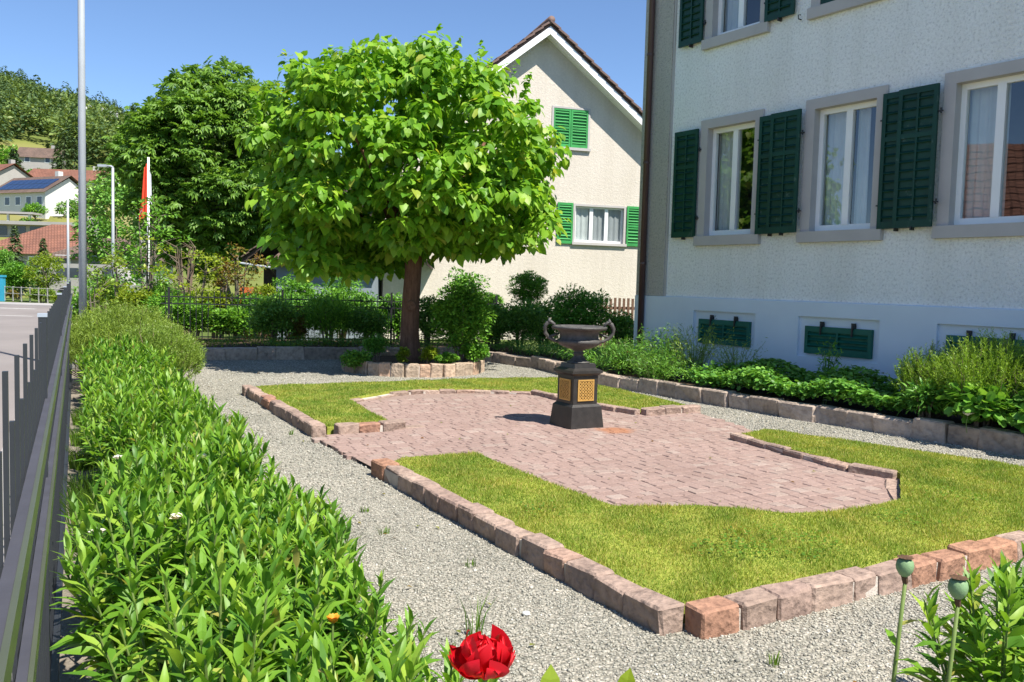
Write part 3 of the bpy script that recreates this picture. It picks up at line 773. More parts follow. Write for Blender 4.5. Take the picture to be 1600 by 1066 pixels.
# ------------------------------------------------------------------ houses
def wall_sheet(b, x0, x1, z0, ztop, holes, y=0.0, extra=()):
    """upright sheet in local x/z at depth y, ztop a number or function of x, with rectangular holes (x0,x1,z0,z1)"""
    zt = ztop if callable(ztop) else (lambda x: ztop)
    cuts = sorted({x0, x1, *extra, *[h[0] for h in holes], *[h[1] for h in holes]})
    cuts = [c for c in cuts if x0 <= c <= x1]
    for a, c in zip(cuts[:-1], cuts[1:]):
        hs = sorted([(h[2], h[3]) for h in holes if h[0] <= a + 1e-6 and h[1] >= c - 1e-6])
        z = z0
        for lo, hi in hs:
            b.add([(a, y, z), (c, y, z), (c, y, lo), (a, y, lo)], [(0, 1, 2, 3)]); z = hi
        b.add([(a, y, z), (c, y, z), (c, y, zt(c)), (a, y, zt(a))], [(0, 1, 2, 3)])
slat_cache = {}
def slat_mesh(w, d, th, tilt, mat):
    k = (round(w, 3), d, tilt, mat.name)
    if k not in slat_cache:
        slat_cache[k] = MB().box(-w/2, w/2, -d/2, d/2, -th/2, th/2, Matrix.Rotation(tilt, 4, 'X')).mesh('slat', mat)
    return slat_cache[k]
def shutter(parent, x0, x1, z0, z1, y, mat, cols=2, mid=.66, pitch=.11, thick=.034, name='shutter', stile=.055, depth=.04, tilt=.75):
    """louvred leaf whose back lies at y (outside is -y)"""
    b = MB(); ya, yb = y - thick, y
    top, bot = .075, .09
    b.box(x0, x0+stile, ya, yb, z0, z1); b.box(x1-stile, x1, ya, yb, z0, z1)
    b.box(x0+stile, x1-stile, ya+.002, yb-.002, z1-top, z1); b.box(x0+stile, x1-stile, ya+.002, yb-.002, z0, z0+bot)
    zm = z0 + (z1-z0)*mid if mid else None
    if zm: b.box(x0+stile, x1-stile, ya+.003, yb-.003, zm-.03, zm+.03)
    iw = x1 - x0 - 2*stile; mw = .028
    for i in range(1, cols):
        xc = x0 + stile + iw*i/cols; b.box(xc-mw/2, xc+mw/2, ya+.004, yb-.004, z0+bot, z1-top)
    b.box(x0+stile, x1-stile, yb-.008, yb-.004, z0+bot, z1-top)
    o = b.build(name, mat, parent)
    cw = (iw - mw*(cols-1))/cols
    sm = slat_mesh(cw, depth, .009, tilt, mat)
    for zz0, zz1 in (((z0+bot, zm-.03), (zm+.03, z1-top)) if zm else ((z0+bot, z1-top),)):
        n = max(2, round((zz1-zz0)/pitch))
        for j in range(n):
            for i in range(cols):
                xc = x0 + stile + cw/2 + i*(cw+mw)
                link('slat', sm, o, loc=(xc, (ya+yb)/2 - .006, zz0 + (j+.5)*(zz1-zz0)/n), rot=(random.uniform(-.1, .1), 0, 0))
    return o
def curtain_mesh(b, x0, x1, y, z0, z1, folds=9, amp=.018):
    n = folds*6
    V = []
    for i in range(n+1):
        x = x0 + (x1-x0)*i/n; yy = y + amp*math.sin(i*2*math.pi/6 + .6*math.sin(i*.7))
        V += [(x, yy, z0), (x + .01*math.sin(i), yy*1.0, z1)]
    b.add(V, [(2*i, 2*i+2, 2*i+3, 2*i+1) for i in range(n)])
def window_unit(parent, x0, x1, z0, z1, border=.15, reveal=.16, sill=True, panes=2, curt=(), closed_shutters=None, sillz=.15, surround=M['surround'], proud=.035, sash_b=.065, mull=.10):
    """x0..x1, z0..z1: outer size of the stone surround (above the sill)"""
    a, c, lo, hi = x0+border, x1-border, z0, z1-border*.93
    b = MB()
    b.box(x0, a, -proud, reveal, lo, z1); b.box(c, x1, -proud, reveal, lo, z1); b.box(a, c, -proud, reveal, hi, z1)
    w = b.build('window', surround, parent)
    if sill:
        MB().box(x0-.03, x1+.03, -.075, reveal, z0-sillz, z0).build('sill', surround, w)
    ys = reveal - .07
    s = MB(); e = sash_b
    s.box(a, a+e, ys, ys+.06, lo, hi); s.box(c-e, c, ys, ys+.06, lo, hi)
    s.box(a+e, c-e, ys+.002, ys+.058, hi-e*1.1, hi); s.box(a+e, c-e, ys+.002, ys+.058, lo, lo+e*1.35)
    n = panes; iw = c - a - 2*e
    for i in range(1, n):
        xc = a + e + iw*i/n; s.box(xc-mull/2, xc+mull/2, ys-.006, ys+.054, lo+e*1.35, hi-e*1.1)
    s.build('sash', M['white'], w)
    for i in range(n):
        pa = a + e + iw*i/n + (mull/2 if i else 0); pb = a + e + iw*(i+1)/n - (mull/2 if i < n-1 else 0)
        MB().add([(pa, ys+.03, lo+e*1.35), (pb, ys+.03, lo+e*1.35), (pb, ys+.03, hi-e*1.1), (pa, ys+.03, hi-e*1.1)], [(0, 1, 2, 3)]).build('pane', M['glass'], w)
    for (u0, u1, mat) in curt:
        cb = MB(); curtain_mesh(cb, a + (c-a)*u0, a + (c-a)*u1, ys+(.17 if border > .1 else .07), lo-.05, hi+.05, max(3, round((u1-u0)*10)))
        cb.build('curtain', mat, w, smooth=True)
    return w

HN = (.835, .551); HK = 10.114; HT = (-.551, .835)
horg = (HN[0]*HK + 11.38*HT[0], HN[1]*HK + 11.38*HT[1], 0)
house = thing('house', 'large white roughcast house with dark green shutters and blue-grey base', 'house', horg, math.atan2(-.835, .551))
HW, HD, HE = 15.4, 9.5, 7.35
wins = [(1.38 + 2*i, 2.63 + 2*i) for i in range(7)]
holes = []
for x0, x1 in wins:
    holes += [(x0+.02, x1-.02, 2.21, 4.14), (x0+.02, x1-.02, 5.30, 7.19)]
b = MB(); wall_sheet(b, .70, HW, 1.36, HE, holes)
b.add([(HW, 0, 1.36), (HW, HD, 1.36), (HW, HD, HE), (HW, 0, HE)], [(0, 1, 2, 3)]); b.add([(HW, HD, 1.36), (0, HD, 1.36), (0, HD, HE), (HW, HD, HE)], [(0, 1, 2, 3)])
b.add([(0, HD, 1.36), (0, .35, 1.36), (0, .35, HE), (0, HD, HE)], [(0, 1, 2, 3)])
b.build('wall', M['roughcast'], house)
b = MB(); b.add([(.3, .9, 1.3), (HW-.3, .9, 1.3), (HW-.3, .9, HE), (.3, .9, HE)], [(0, 1, 2, 3)])     # added dark sheets, their colour standing in for the dim rooms behind the panes
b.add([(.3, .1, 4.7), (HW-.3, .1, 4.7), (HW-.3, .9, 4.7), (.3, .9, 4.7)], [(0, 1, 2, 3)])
b.build('dark_room_sheet', M['dim_room'], house)
b = MB(); b.box(-.02, .66, -.035, .35, 1.37, HE); b.build('corner_pilaster', M['pilaster'], house)
b = MB(); b.box(.66, .70, -.02, .1, 1.37, HE-.002); b.build('pilaster_edge', M['surround'], house)
niches = [(1.39 + 2.04*i, 2.66 + 2.04*i, .60, 1.16) for i in range(3)]
b = MB(); wall_sheet(b, -.03, HW+.02, -.2, 1.36, niches, y=-.045)
b.add([(-.03, -.045, 1.36), (HW+.02, -.045, 1.36), (HW+.02, .02, 1.38), (-.03, .02, 1.38)], [(0, 1, 2, 3)])
b.add([(-.03, HD, -.2), (-.03, -.045, -.2), (-.03, -.045, 1.36), (-.03, HD, 1.36)], [(0, 1, 2, 3)])
b.add([(HW+.02, -.045, -.2), (HW+.02, HD, -.2), (HW+.02, HD, 1.36), (HW+.02, -.045, 1.36)], [(0, 1, 2, 3)])
for x0, x1, z0, z1 in niches:
    d = .0
    b.add([(x0, -.045, z0), (x1, -.045, z0), (x1, -.045, z1), (x0, -.045, z1), (x0, d, z0), (x1, d, z0), (x1, d, z1), (x0, d, z1)], [(4, 5, 6, 7), (0, 1, 5, 4), (1, 2, 6, 5), (2, 3, 7, 6), (3, 0, 4, 7)])
b.build('plinth', M['plinth'], house)
for i, (x0, x1, z0, z1) in enumerate(niches):
    v = shutter(house, x0+.13, x1-.10, z0+.05, z1-.13, -.006, M['vent_green'], 2, None, .085, .05, 'basement_vent', .05, .055, .6)
    for f in (.28, .74):
        xx = x0 + .1 + (x1-x0-.2)*f
        h = MB(); h.box(xx-.014, xx+.014, -.075, -.0, z1-.15, z1-.085); h.box(xx-.03, xx+.03, -.055, -.03, z1-.085, z1-.06); h.box(xx-.008, xx+.012, -.085, -.07, z1-.24, z1-.13)
        h.build('hook', M['iron'], v)
for i, (x0, x1) in enumerate(wins[:4]):
    window_unit(house, x0, x1, 2.34, 4.16, curt=[[(-.02, .47, M['curtain'])], [(-.02, .45, M['curtain']), (.52, .72, M['curtain'])], [(-.02, .52, M['curtain'])], []][i])
    if i < 3:
        w = window_unit(house, x0, x1, 5.41, 7.21, curt=[[(-.02, .3, M['curtain'])], [], []][i])
zl, zh = 2.33, 4.04
def pair(zl, zh, upper=False):
    def leaf(x0, x1, y):
        o = shutter(house, x0, x1, zl, zh, y, M['dark_green'])
        for z in (zl + .3, zh - .33):
            hx = x1 if not upper and x0 < 1.0 or leaf.right else x0
            h = MB(); h.box(hx-.035, hx+.055, y-.02, y+.01, z-.008, z+.008); h.tube([(hx+.035, y-.012, z-.03), (hx+.035, y-.012, z+.035)], .011, 6)
            h.build('hinge', M['iron'], o)
        h = MB(); h.box((x0+x1)/2-.01, (x0+x1)/2+.01, y-.045, y+.03, zl-.035, zl+.012); h.build('holdback', M['iron'], o)
    leaf.right = True; leaf(.84, 1.355, -.045)
    for i in range(3):
        leaf.right = False; leaf(2.60 + 2*i, 3.12 + 2*i, -.045)
        if not (upper and i == 0):
            leaf.right = True; leaf(2.85 + 2*i, 3.365 + 2*i, -.095)
pair(zl, zh)
# upper floor: the first window's leaves are open, the second's closed over the panes
for x0, x1 in ((.84, 1.355), (2.60, 3.12)):
    o = shutter(house, x0, x1, 5.40, 7.10, -.045, M['dark_green'])
    hx = x1 if x0 < 1 else x0
    h = MB(); h.box(hx-.03, hx+.05, -.065, -.035, 5.67, 5.69); h.tube([(hx+.03, -.05, 5.65), (hx+.03, -.05, 5.72)], .012, 6); h.build('hinge', M['iron'], o)
    h = MB(); h.box((x0+x1)/2-.01, (x0+x1)/2+.01, -.09, -.01, 5.36, 5.41); h.build('holdback', M['iron'], o)
for x0, x1 in ((3.54, 4.0), (4.01, 4.47)):
    shutter(house, x0, x1, 5.42, 7.05, .0, M['dark_green'])
h = MB(); h.tube([(3.2, 0.02, 5.31), (3.2, -.06, 5.31), (3.2, -.07, 5.36), (3.23, -.05, 5.36)], .009, 6); h.build('wall_hook', M['iron'], house)
b = MB(); b.tube([(.20, -.10, .1), (.20, -.10, HE-.25), (.20, -.28, HE-.02)], .052, 12); dp = b.build('downpipe', M['pipe'], house, smooth=True)
for z in (.6, 1.9, 3.6, 5.4, 6.9):
    MB().tube([(.20, -.10, z), (.20, -.10, z+.035)], .06, 12).build('pipe_clip', M['pipe'], dp)
b = MB()
ov = .15  # eaves and roof are out of view, put in only for their shadow
b.box(-ov, HW+ov, -ov, HD+ov, HE, HE+.16); b.build('eaves', M['white'], house)
b = MB(); e = .2
b.add([(-e, -e, HE+.17), (HW+e, -e, HE+.17), (HW+e, HD+e, HE+.17), (-e, HD+e, HE+.17), (4.5, HD/2, HE+3.4), (HW-4.5, HD/2, HE+3.4)], [(0, 1, 5, 4), (1, 2, 5), (2, 3, 4, 5), (3, 0, 4), (3, 2, 1, 0)])
b.build('roof', M['roof_brown'], house)

# ---- neighbouring gabled house
NW = (.956, .292); NN = (.292, -.956); NK = -24.596
W0 = 8.29                                                       # ridge position along the gable wall
def nb(w): return (NN[0]*(-abs(NK))*-1*-1 if False else NN[0]*NK*1.0 + NW[0]*w, NN[1]*NK + NW[1]*w)
ox, oy = NN[0]*NK + NW[0]*W0, NN[1]*NK + NW[1]*W0
nh = thing('house', 'cream gabled house with bright green shutters behind the garden', 'house', (ox, oy, 0), math.atan2(NW[1], NW[0]))
HWD, SL, PK, ND = 4.65, .79, 8.80, 10.0
zt = lambda x: PK - SL*abs(x)
NH = [(1.06, 2.75, 2.80, 3.95), (.32, 1.44, 5.62, 6.76)]
b = MB(); wall_sheet(b, -HWD, HWD, -.2, zt, NH, 0, (0.0,))
for sx in (-1, 1):
    b.add([(sx*HWD, 0, -.2), (sx*HWD, ND, -.2), (sx*HWD, ND, zt(HWD)), (sx*HWD, 0, zt(HWD))], [(0, 1, 2, 3) if sx > 0 else (3, 2, 1, 0)])
b.add([(-HWD, ND, -.2), (-HWD, ND, zt(HWD)), (0, ND, PK), (HWD, ND, zt(HWD)), (HWD, ND, -.2)], [(0, 1, 2, 3, 4)])
b.build('wall', M['cream'], nh)
MB().add([(-HWD+.2, .9, 0), (HWD-.2, .9, 0), (HWD-.2, .9, 5), (-HWD+.2, .9, 5)], [(0, 1, 2, 3)]).build('dark_room_sheet', M['dim_room'], nh)  # dark sheet added in place of the dim interior
w = window_unit(nh, 1.04, 2.77, 2.82, 3.97, border=.07, reveal=.14, panes=3, sillz=.08, curt=[(.0, .31, M['curtain']), (.35, .65, M['grey_curtain']), (.68, 1.0, M['grey_curtain'])], surround=M['surround'], proud=.02, sash_b=.05, mull=.11)
for x0, x1 in ((.53, 1.02), (2.79, 3.28)):
    shutter(nh, x0, x1, 2.76, 3.98, -.02, M['bright_green'], 1, .5, .09)
w = window_unit(nh, .27, 1.49, 5.62, 6.81, border=.06, reveal=.14, panes=2, sillz=.08, proud=.02)
for x0, x1 in ((.33, .875), (.885, 1.43)):
    shutter(nh, x0, x1, 5.63, 6.76, .02, M['bright_green'], 1, .5, .085)
MB().box(-3.2, -1.7, -.02, .1, 2.82, 3.97).build('window_shutter', M['bright_green'], nh)
# roof slabs, barge boards, verge tiles
OV = .42; XE = HWD + .55
roof = MB()
for sx in (-1, 1):
    x0, x1 = 0, sx*XE
    z0, z1 = PK + .12, PK + .12 - SL*XE
    V = [(x0, -OV, z0), (x1, -OV, z1), (x1, ND+OV, z1), (x0, ND+OV, z0)]
    V += [(x, y, z+.14) for x, y, z in V]
    roof.add(V, [(0, 1, 2, 3), (7, 6, 5, 4), (0, 4, 5, 1), (1, 5, 6, 2), (2, 6, 7, 3)])
ro = roof.build('roof', M['roof_brown'], nh)
for sx in (-1, 1):
    bb = MB()
    V = [(0, -OV-.03, PK-.06), (sx*XE, -OV-.03, PK-.06-SL*XE), (sx*XE, -OV-.03, PK+.16-SL*XE), (0, -OV-.03, PK+.16)]
    V += [(x, y+.05, z) for x, y, z in V]
    bb.add(V, [(0, 1, 2, 3), (7, 6, 5, 4), (0, 4, 5, 1), (2, 6, 7, 3), (1, 5, 6, 2), (0, 3, 7, 4)]).build('barge_board', M['white'], nh)
    so = MB(); so.add([(0, -OV, PK-.02), (sx*XE, -OV, PK-.02-SL*XE), (sx*XE, .0, PK-.02-SL*XE), (0, .0, PK-.02)], [(0, 1, 2, 3)]).build('soffit', M['white'], nh)
    tl = MB().box(-.19, .19, -.12, .30, -.02, .035).mesh('verge_tile', M['roof_brown'])
    n = 20
    for i in range(n):
        d = (i+.5)*(XE+.05)/n
        link('verge_tile', tl, ro, loc=(sx*d, -OV+.02, PK+.30-SL*d), rot=(0, sx*(math.atan(SL)-.10), random.uniform(-.02, .02)))
MB().tube([(0, -OV-.1, PK+.33), (0, ND+OV, PK+.33)], .11, 10).build('ridge', M['roof_brown'], ro, smooth=True)
MB().tube([(-1.6, -OV+.1, PK-.06-SL*1.6), (-1.6, -OV+.1, PK-.05-SL*1.6)], .02, 6).build('vent_cap', M['iron'], nh)

# ---- house across the road, seen only as a reflection in the panes
ah = thing('house', 'tile-roofed house across the road, mirrored in the right window', 'house', (-22, 3.6, -.1), 0)
b = MB(); b.box(-4, 4, -5, 5, 0, 3.4); b.build('wall', M['cream'], ah)
b = MB(); b.add([(4.6, -5.6, 3.1), (4.6, 5.6, 3.1), (0, 5.6, 7.4), (0, -5.6, 7.4), (-4.6, -5.6, 3.1), (-4.6, 5.6, 3.1)], [(0, 1, 2, 3), (3, 2, 5, 4), (0, 3, 4), (1, 5, 2)])
b.build('roof', M['roof_red'], ah)
tm = MB().box(-.5, .02, -5.6, 5.6, -.03, .03).mesh('tile_course', M['roof_red'])
for i in range(14):
    f = (i+.5)/14; link('tile_course', tm, ah, loc=(4.6-4.6*f, 0, 3.14+4.3*f), rot=(0, math.atan2(4.3, 4.6)-.1, 0))
# ------------------------------------------------------------------ urn on its pedestal
urn = thing('garden_urn', 'black cast-iron urn with two handles on a square pedestal', 'urn', (.70, 9.02, .028), math.radians(30))
b = MB(); b.frustum(.205, .183, 0, .225); b.frustum(.183, .158, .225, .25); b.build('plinth', M['cast'], urn)
b = MB(); b.frustum(.150, .150, .25, .545); ped = b.build('pedestal', M['cast'], urn)
for r in range(4):
    R = Matrix.Rotation(r*math.pi/2, 4, 'Z')
    f = MB(); y = -.150; w, z0, z1, e = .100, .285, .505, .013
    f.box(-w, w, y-.012, y, z1-e, z1, R); f.box(-w, w, y-.012, y, z0, z0+e, R); f.box(-w, -w+e, y-.011, y, z0+e, z1-e, R); f.box(w-e, w, y-.011, y, z0+e, z1-e, R)
    f.build('panel_frame', M['gold'], ped)
    f = MB()
    n = 7
    for i in range(5):
        for j in range(6):
            cx = -w + e + (i+.5)*(2*w-2*e)/5; cz = z0 + e + (j+.5)*(z1-z0-2*e)/6
            for sgn in (-1, 1):
                Mx = R @ Matrix.Translation((cx, y-.004-.002*((i+j) % 2 == (sgn > 0)), cz)) @ Matrix.Rotation(sgn*.78, 4, 'Y')
                f.box(-.026, .026, -.003, .003, -.0045, .0045, Mx)
    f.build('lattice', M['gold'], ped)
b = MB(); b.frustum(.152, .178, .545, .572); b.frustum(.186, .186, .572, .600); b.frustum(.180, .135, .600, .622); b.frustum(.135, .128, .622, .668); b.build('cornice', M['cast'], urn)
prof = [(.0, .668), (.118, .668), (.118, .682), (.10, .690), (.075, .708), (.052, .735), (.045, .755), (.058, .763), (.060, .772), (.046, .780), (.050, .795), (.085, .812), (.14, .828), (.195, .852), (.226, .880), (.230, .902), (.215, .915), (.205, .925), (.204, .965), (.214, .995), (.235, 1.012), (.275, 1.022), (.290, 1.034), (.288, 1.048), (.272, 1.054), (.255, 1.045), (.215, 1.02), (.18, .99), (0, .985)]
b = MB(); n = 48
V, F = [], []
for i, (r, z) in enumerate(prof):
    for k in range(n):
        a = 2*math.pi*k/n
        g = 1.0
        if .80 < z < .91 and 10 < i < 16: g = 1 + .022*math.cos(24*a)     # gadroons round the belly
        if i in (21, 22, 23): g = 1 + .012*math.cos(36*a)                  # egg-and-dart rim
        V.append((r*g*math.cos(a), r*g*math.sin(a), z))
for i in range(len(prof)-1):
    for k in range(n): F.append((i*n+k, i*n+(k+1) % n, (i+1)*n+(k+1) % n, (i+1)*n+k))
b.add(V, F); b.build('bowl', M['castgrey'], urn, smooth=True)
MB().lathe([(.0, 1.0), (.19, 1.0)], 32).build('soil', M['soil'], urn)
for s in (-1, 1):
    # a step to the side of the plinth's own axes, across the line of sight
    dx, dy = math.cos(math.radians(-24))*s, math.sin(math.radians(-24))*s
    P = [(.205, .885), (.255, .895), (.315, .925), (.358, .975), (.365, 1.03), (.340, 1.078), (.300, 1.092), (.268, 1.070), (.262, 1.035), (.285, 1.015)]
    h = MB(); h.tube([(r*dx, r*dy, z) for r, z in P], [.016, .017, .019, .020, .021, .022, .020, .017, .014, .010], 8)
    h.tube([(.215*dx, .215*dy, .97), (.262*dx, .262*dy, .955), (.318*dx, .318*dy, .935)], [.012, .014, .012], 7)
    h.tube([(.318*dx, .318*dy, 1.085), (.318*dx, .318*dy, 1.115), (.318*dx, .318*dy, 1.135)], [.026, .016, .003], 8)
    h.build('handle', M['castgrey'], urn, smooth=True)

# ------------------------------------------------------------------ street fence
FD = Vector((-.505, 1, 0)).normalized(); FA = math.atan2(FD.y, FD.x)
fence = thing('metal_fence', 'anthracite bar fence with two green rails along the road', 'fence', (-.10, 0, 0), FA)
# local x runs along the fence, local y<0 is the garden side
bar_l = MB().box(-.006, .006, -.0035, .0035, -.02, 1.36).mesh('bar', M['fence_paint'])
bar_s = MB().box(-.006, .006, -.0035, .0035, -.02, 1.27).mesh('bar', M['fence_paint'])
n0 = 0
for i in range(132):
    x = -.35 + i*.13
    link('bar', bar_l if i % 2 else bar_s, fence, loc=(x, 0, 0), rot=(0, random.uniform(-.003, .003), 0))
for z in (1.109, .872, .14):
    r_ = MB().box(-.9, 17.5, -.020, -.0045, z-.006, z+.016).build('rail', M['rail_top' if z > .5 else 'fence_paint'], fence)
    MB().box(-.9, 17.5, -.028, -.0205, z-.020, z+.018).build('rail_edge', M['rail_paint' if z > .5 else 'fence_paint'], r_)
for x in (2.86, 5.7, 8.5, 11.3, 14.1):
    p = MB().box(x-.02, x+.02, -.01, .012, -.05, 1.365).build('post', M['fence_paint'], fence); MB().box(x-.022, x+.022, -.012, .014, 1.366, 1.376).build('post_cap', M['cap'], p)

# ------------------------------------------------------------------ lamps, flag
def pole(name, label, base, h, r0, r1, arm=None, group=None):
    t = thing(name, label, 'street lamp', base, 0, group)
    MB().tube([(0, 0, -.3), (0, 0, h*.5), (0, 0, h)], [r0*.92, (r0+r1)*.46, r1*.92], 14).build('pole', M['zinc'], t, smooth=True)
    if arm:
        MB().tube([(0, 0, h), (arm*.3, 0, h+.05), (arm, 0, h+.06)], [r1, r1*.8, r1*.7], 8).build('arm', M['zinc'], t, smooth=True)
        b = MB(); b.box(arm*.9, arm*2.2, -.11, .11, h+.01, h+.10); b.build('lamp_head', M['zinc'], t)
    return t
p = at(129.5, 460, 14.0); pole('street_lamp', 'thick tall grey lamp column at the fence, running out of the picture', (p.x, p.y, 0), 9.5, .068, .048, -.8)
p = at(177, 470, 34.0); pole('street_lamp', 'distant street lamp with a flat head seen beside the big tree', (p.x, p.y, -.1), at(177, 262, 34).z+.1, .075, .05, -.25)
p = at(107, 470, 40.0); pole('street_lamp', 'thin distant pole left of the thick lamp column', (p.x, p.y, -.1), at(107, 308, 40).z+.1, .07, .05)
p = at(232, 470, 25.0); fl = thing('flagpole', 'white flagpole with a limp red flag in front of the dark tree', 'flagpole', (p.x, p.y, -.1))
hf = at(232, 246, 25).z + .1
MB().tube([(0, 0, -.2), (0, 0, hf)], [.045, .03], 10).build('pole', M['white'], fl, smooth=True)
b = MB(); V, F = [], []
for i in range(9):
    for j in range(13):
        u, v = i/8, j/12
        V.append((-.02 - .30*u*(.35 + .65*v)*(1-.15*v), .05*math.sin(u*14 + v*2)*(.3+u) , hf - .12 - 1.5*v - .22*u))
for i in range(8):
    for j in range(12): F.append((i*13+j, i*13+j+1, (i+1)*13+j+1, (i+1)*13+j))
b.add(V, F).build('flag', M['flag'], fl, smooth=True)
b = MB(); b.add([(.01, -.03, hf-.3), (.10, -.05, hf-.5), (.12, -.04, hf-1.35), (.03, -.03, hf-1.2)], [(0, 1, 2, 3)]).build('flag_stripe', M['white'], fl)

# ------------------------------------------------------------------ village on the slope
def village(label, px, py, Y, w, d, h, rh, rot, wall, roof, rows=1, cols=4, hip=False, ov=.5, name='village_house', solar=False, cat='house', ridge='x', sink=4):
    p = at(px, py, Y)
    t = thing(name, label, cat, (p.x, p.y, p.z), rot)
    MB().box(-w/2, w/2, -d/2, d/2, -sink, h).build('wall', M[wall], t)
    g = MB()
    if ridge == 'x':
        a = 0 if not hip else d*.45
        V = [(-w/2-ov, -d/2-ov, h-.1), (w/2+ov, -d/2-ov, h-.1), (w/2+ov, d/2+ov, h-.1), (-w/2-ov, d/2+ov, h-.1), (-w/2-ov+a, 0, h+rh), (w/2+ov-a, 0, h+rh)]
        gf = [(0, 1, 5, 4), (2, 3, 4, 5), (1, 2, 5), (3, 0, 4)]
        if not hip:
            
            for sx in (1, -1): MB().add([(sx*w/2, -sx*d/2, h), (sx*w/2, sx*d/2, h), (sx*w/2, 0, h+rh*.86)], [(0, 1, 2)]).build('gable', M[wall], t)
            gf = [(0, 1, 5, 4), (2, 3, 4, 5)]
    g.add(V, gf); ro = g.build('roof', M[roof], t)
    for r in range(rows):
        for c in range(cols):
            x = -w/2 + (c+.5)*w/cols; z = h*(r+.32)/max(rows, 1) + .1
            wd = MB(); wd.box(x-.55, x+.55, -d/2-.04, -d/2+.05, z, z+1.2); f = wd.build('window', M['white'], t)
            MB().box(x-.45, x+.45, -d/2-.06, -d/2-.03, z+.1, z+1.1).build('pane', M['darkglass'], f)
    if solar:
        for i in range(8):
            for j in range(2):
                q0, q1 = .2 + j*.3, .47 + j*.3
                x0 = -w/2 + .6 + i*(w-1.2)/8; x1 = x0 + (w-1.2)/8 - .12
                f = lambda q: (-d/2-ov + q*(d/2+ov), h - .1 + q*(rh+.1) + .12)
                (ya, za), (yb, zb) = f(q0), f(q1)
                MB().add([(x0, ya, za), (x1, ya, za), (x1, yb, zb), (x0, yb, zb), (x0, ya, za-.1), (x1, ya, za-.1), (x1, yb, zb-.1), (x0, yb, zb-.1)], [(0, 1, 2, 3), (0, 4, 5, 1), (1, 5, 6, 2), (2, 6, 7, 3), (3, 7, 4, 0)]).build('solar_panel', M['solar'], ro)
    MB().box(w*.22, w*.22+.7, .2, .9, h+rh*.4, h+rh+.7).build('chimney', M[wall], ro)
    return t
village('white house with solar panels on its brown roof, on the slope', 66, 336, 120, 11.0, 7.0, 2.7, 2.5, -.45, 'bwhite', 'roof_old', 1, 5, solar=True)
village('long red-roofed house behind the white house with solar panels', 118, 304, 150, 13, 8, 2.0, 2.2, .05, 'bwhite', 'roof_red', 1, 5)
village('red-roofed grey house at the left edge of the slope', 4, 300, 140, 6, 6, 2.4, 2.0, -.5, 'bgrey', 'roof_red', 1, 3)
village('small brown-roofed house below the hillside meadow', 66, 262, 190, 8, 6, 1.8, 2.4, .2, 'bgrey', 'roof_old', 1, 2)
village('big red-tiled roof behind the yellow-green tree', 96, 440, 75, 9.5, 10, 2.3, 2.6, .1, 'bgrey', 'roof_red', 1, 3, hip=True)
village('brown-tiled hip roof behind the thin distant lamp', 178, 440, 66, 6.5, 7, 1.7, 1.7, .05, 'bgrey', 'roof_old', 1, 3, hip=True)
# low modern building with a flat roof
p = at(50, 378, 100)
fb = thing('flat_roofed_building', 'low modern building with a pale flat roof edge on the slope', 'building', (p.x, p.y, p.z), .03)
MB().box(-9.5, 5.5, 0, 6, -4, 1.9).build('wall', M['bgrey'], fb)
ro = MB().box(-10.5, 6.4, -.9, 6.6, 1.9, 2.3).build('roof', M['bgrey'], fb)
for i in range(6):
    MB().box(-8.6+i*2.1, -7.0+i*2.1, -.05, .05, .7, 1.75).build('window', M['darkglass'], fb)
MB().box(-10.6, 6.0, -1.2, -.8, -.6, -.25).build('balcony_slab', M['bwhite'], fb)
p = at(8, 372, 108)
pg = thing('pergola', 'white pergola in front of the white house on the slope', 'pergola', (p.x, p.y, p.z), .05)
for x in (-2.2, .4, 3.0): MB().box(x-.12, x+.12, -.12, .12, -1, 3.0).build('post', M['bwhite'], pg)
MB().box(-3, 3.6, -.5, 2.0, 3.0, 3.25).build('roof', M['bgrey'], pg)
# parked van
p = at(150, 452, 52)
van = thing('parked_van', 'cream delivery van half hidden behind the thick lamp column', 'van', (p.x, p.y, -.1), .06)
prof2 = [(-2.3, .35), (2.2, .35), (2.3, .9), (2.0, 1.15), (1.55, 1.95), (1.2, 2.1), (-2.2, 2.1), (-2.35, 1.6)]
b = MB(); n = len(prof2)
V = [(x, -.9, z) for x, z in prof2] + [(x, .9, z) for x, z in prof2]
b.add(V, [tuple(range(n)), tuple(range(n, 2*n))[::-1]] + [(i, n+i, n+(i+1) % n, (i+1) % n) for i in range(n)]); b.build('body', M['bgrey'], van)
for x in (-1.5, 1.4):
    MB().tube([(x, -.93, .34), (x, -.7, .34)], .34, 14).build('wheel', M['iron'], van)
MB().add([(.75, -.915, 1.25), (1.75, -.915, 1.25), (1.42, -.915, 1.88), (.75, -.915, 1.88)], [(0, 1, 2, 3)]).build('side_window', M['darkglass'], van)
MB().box(-1.9, -.2, -.92, -.90, 1.3, 1.85).build('side_window', M['darkglass'], van)
MB().box(2.24, 2.31, -.8, -.5, .75, .95).build('headlight', M['zinc'], van)

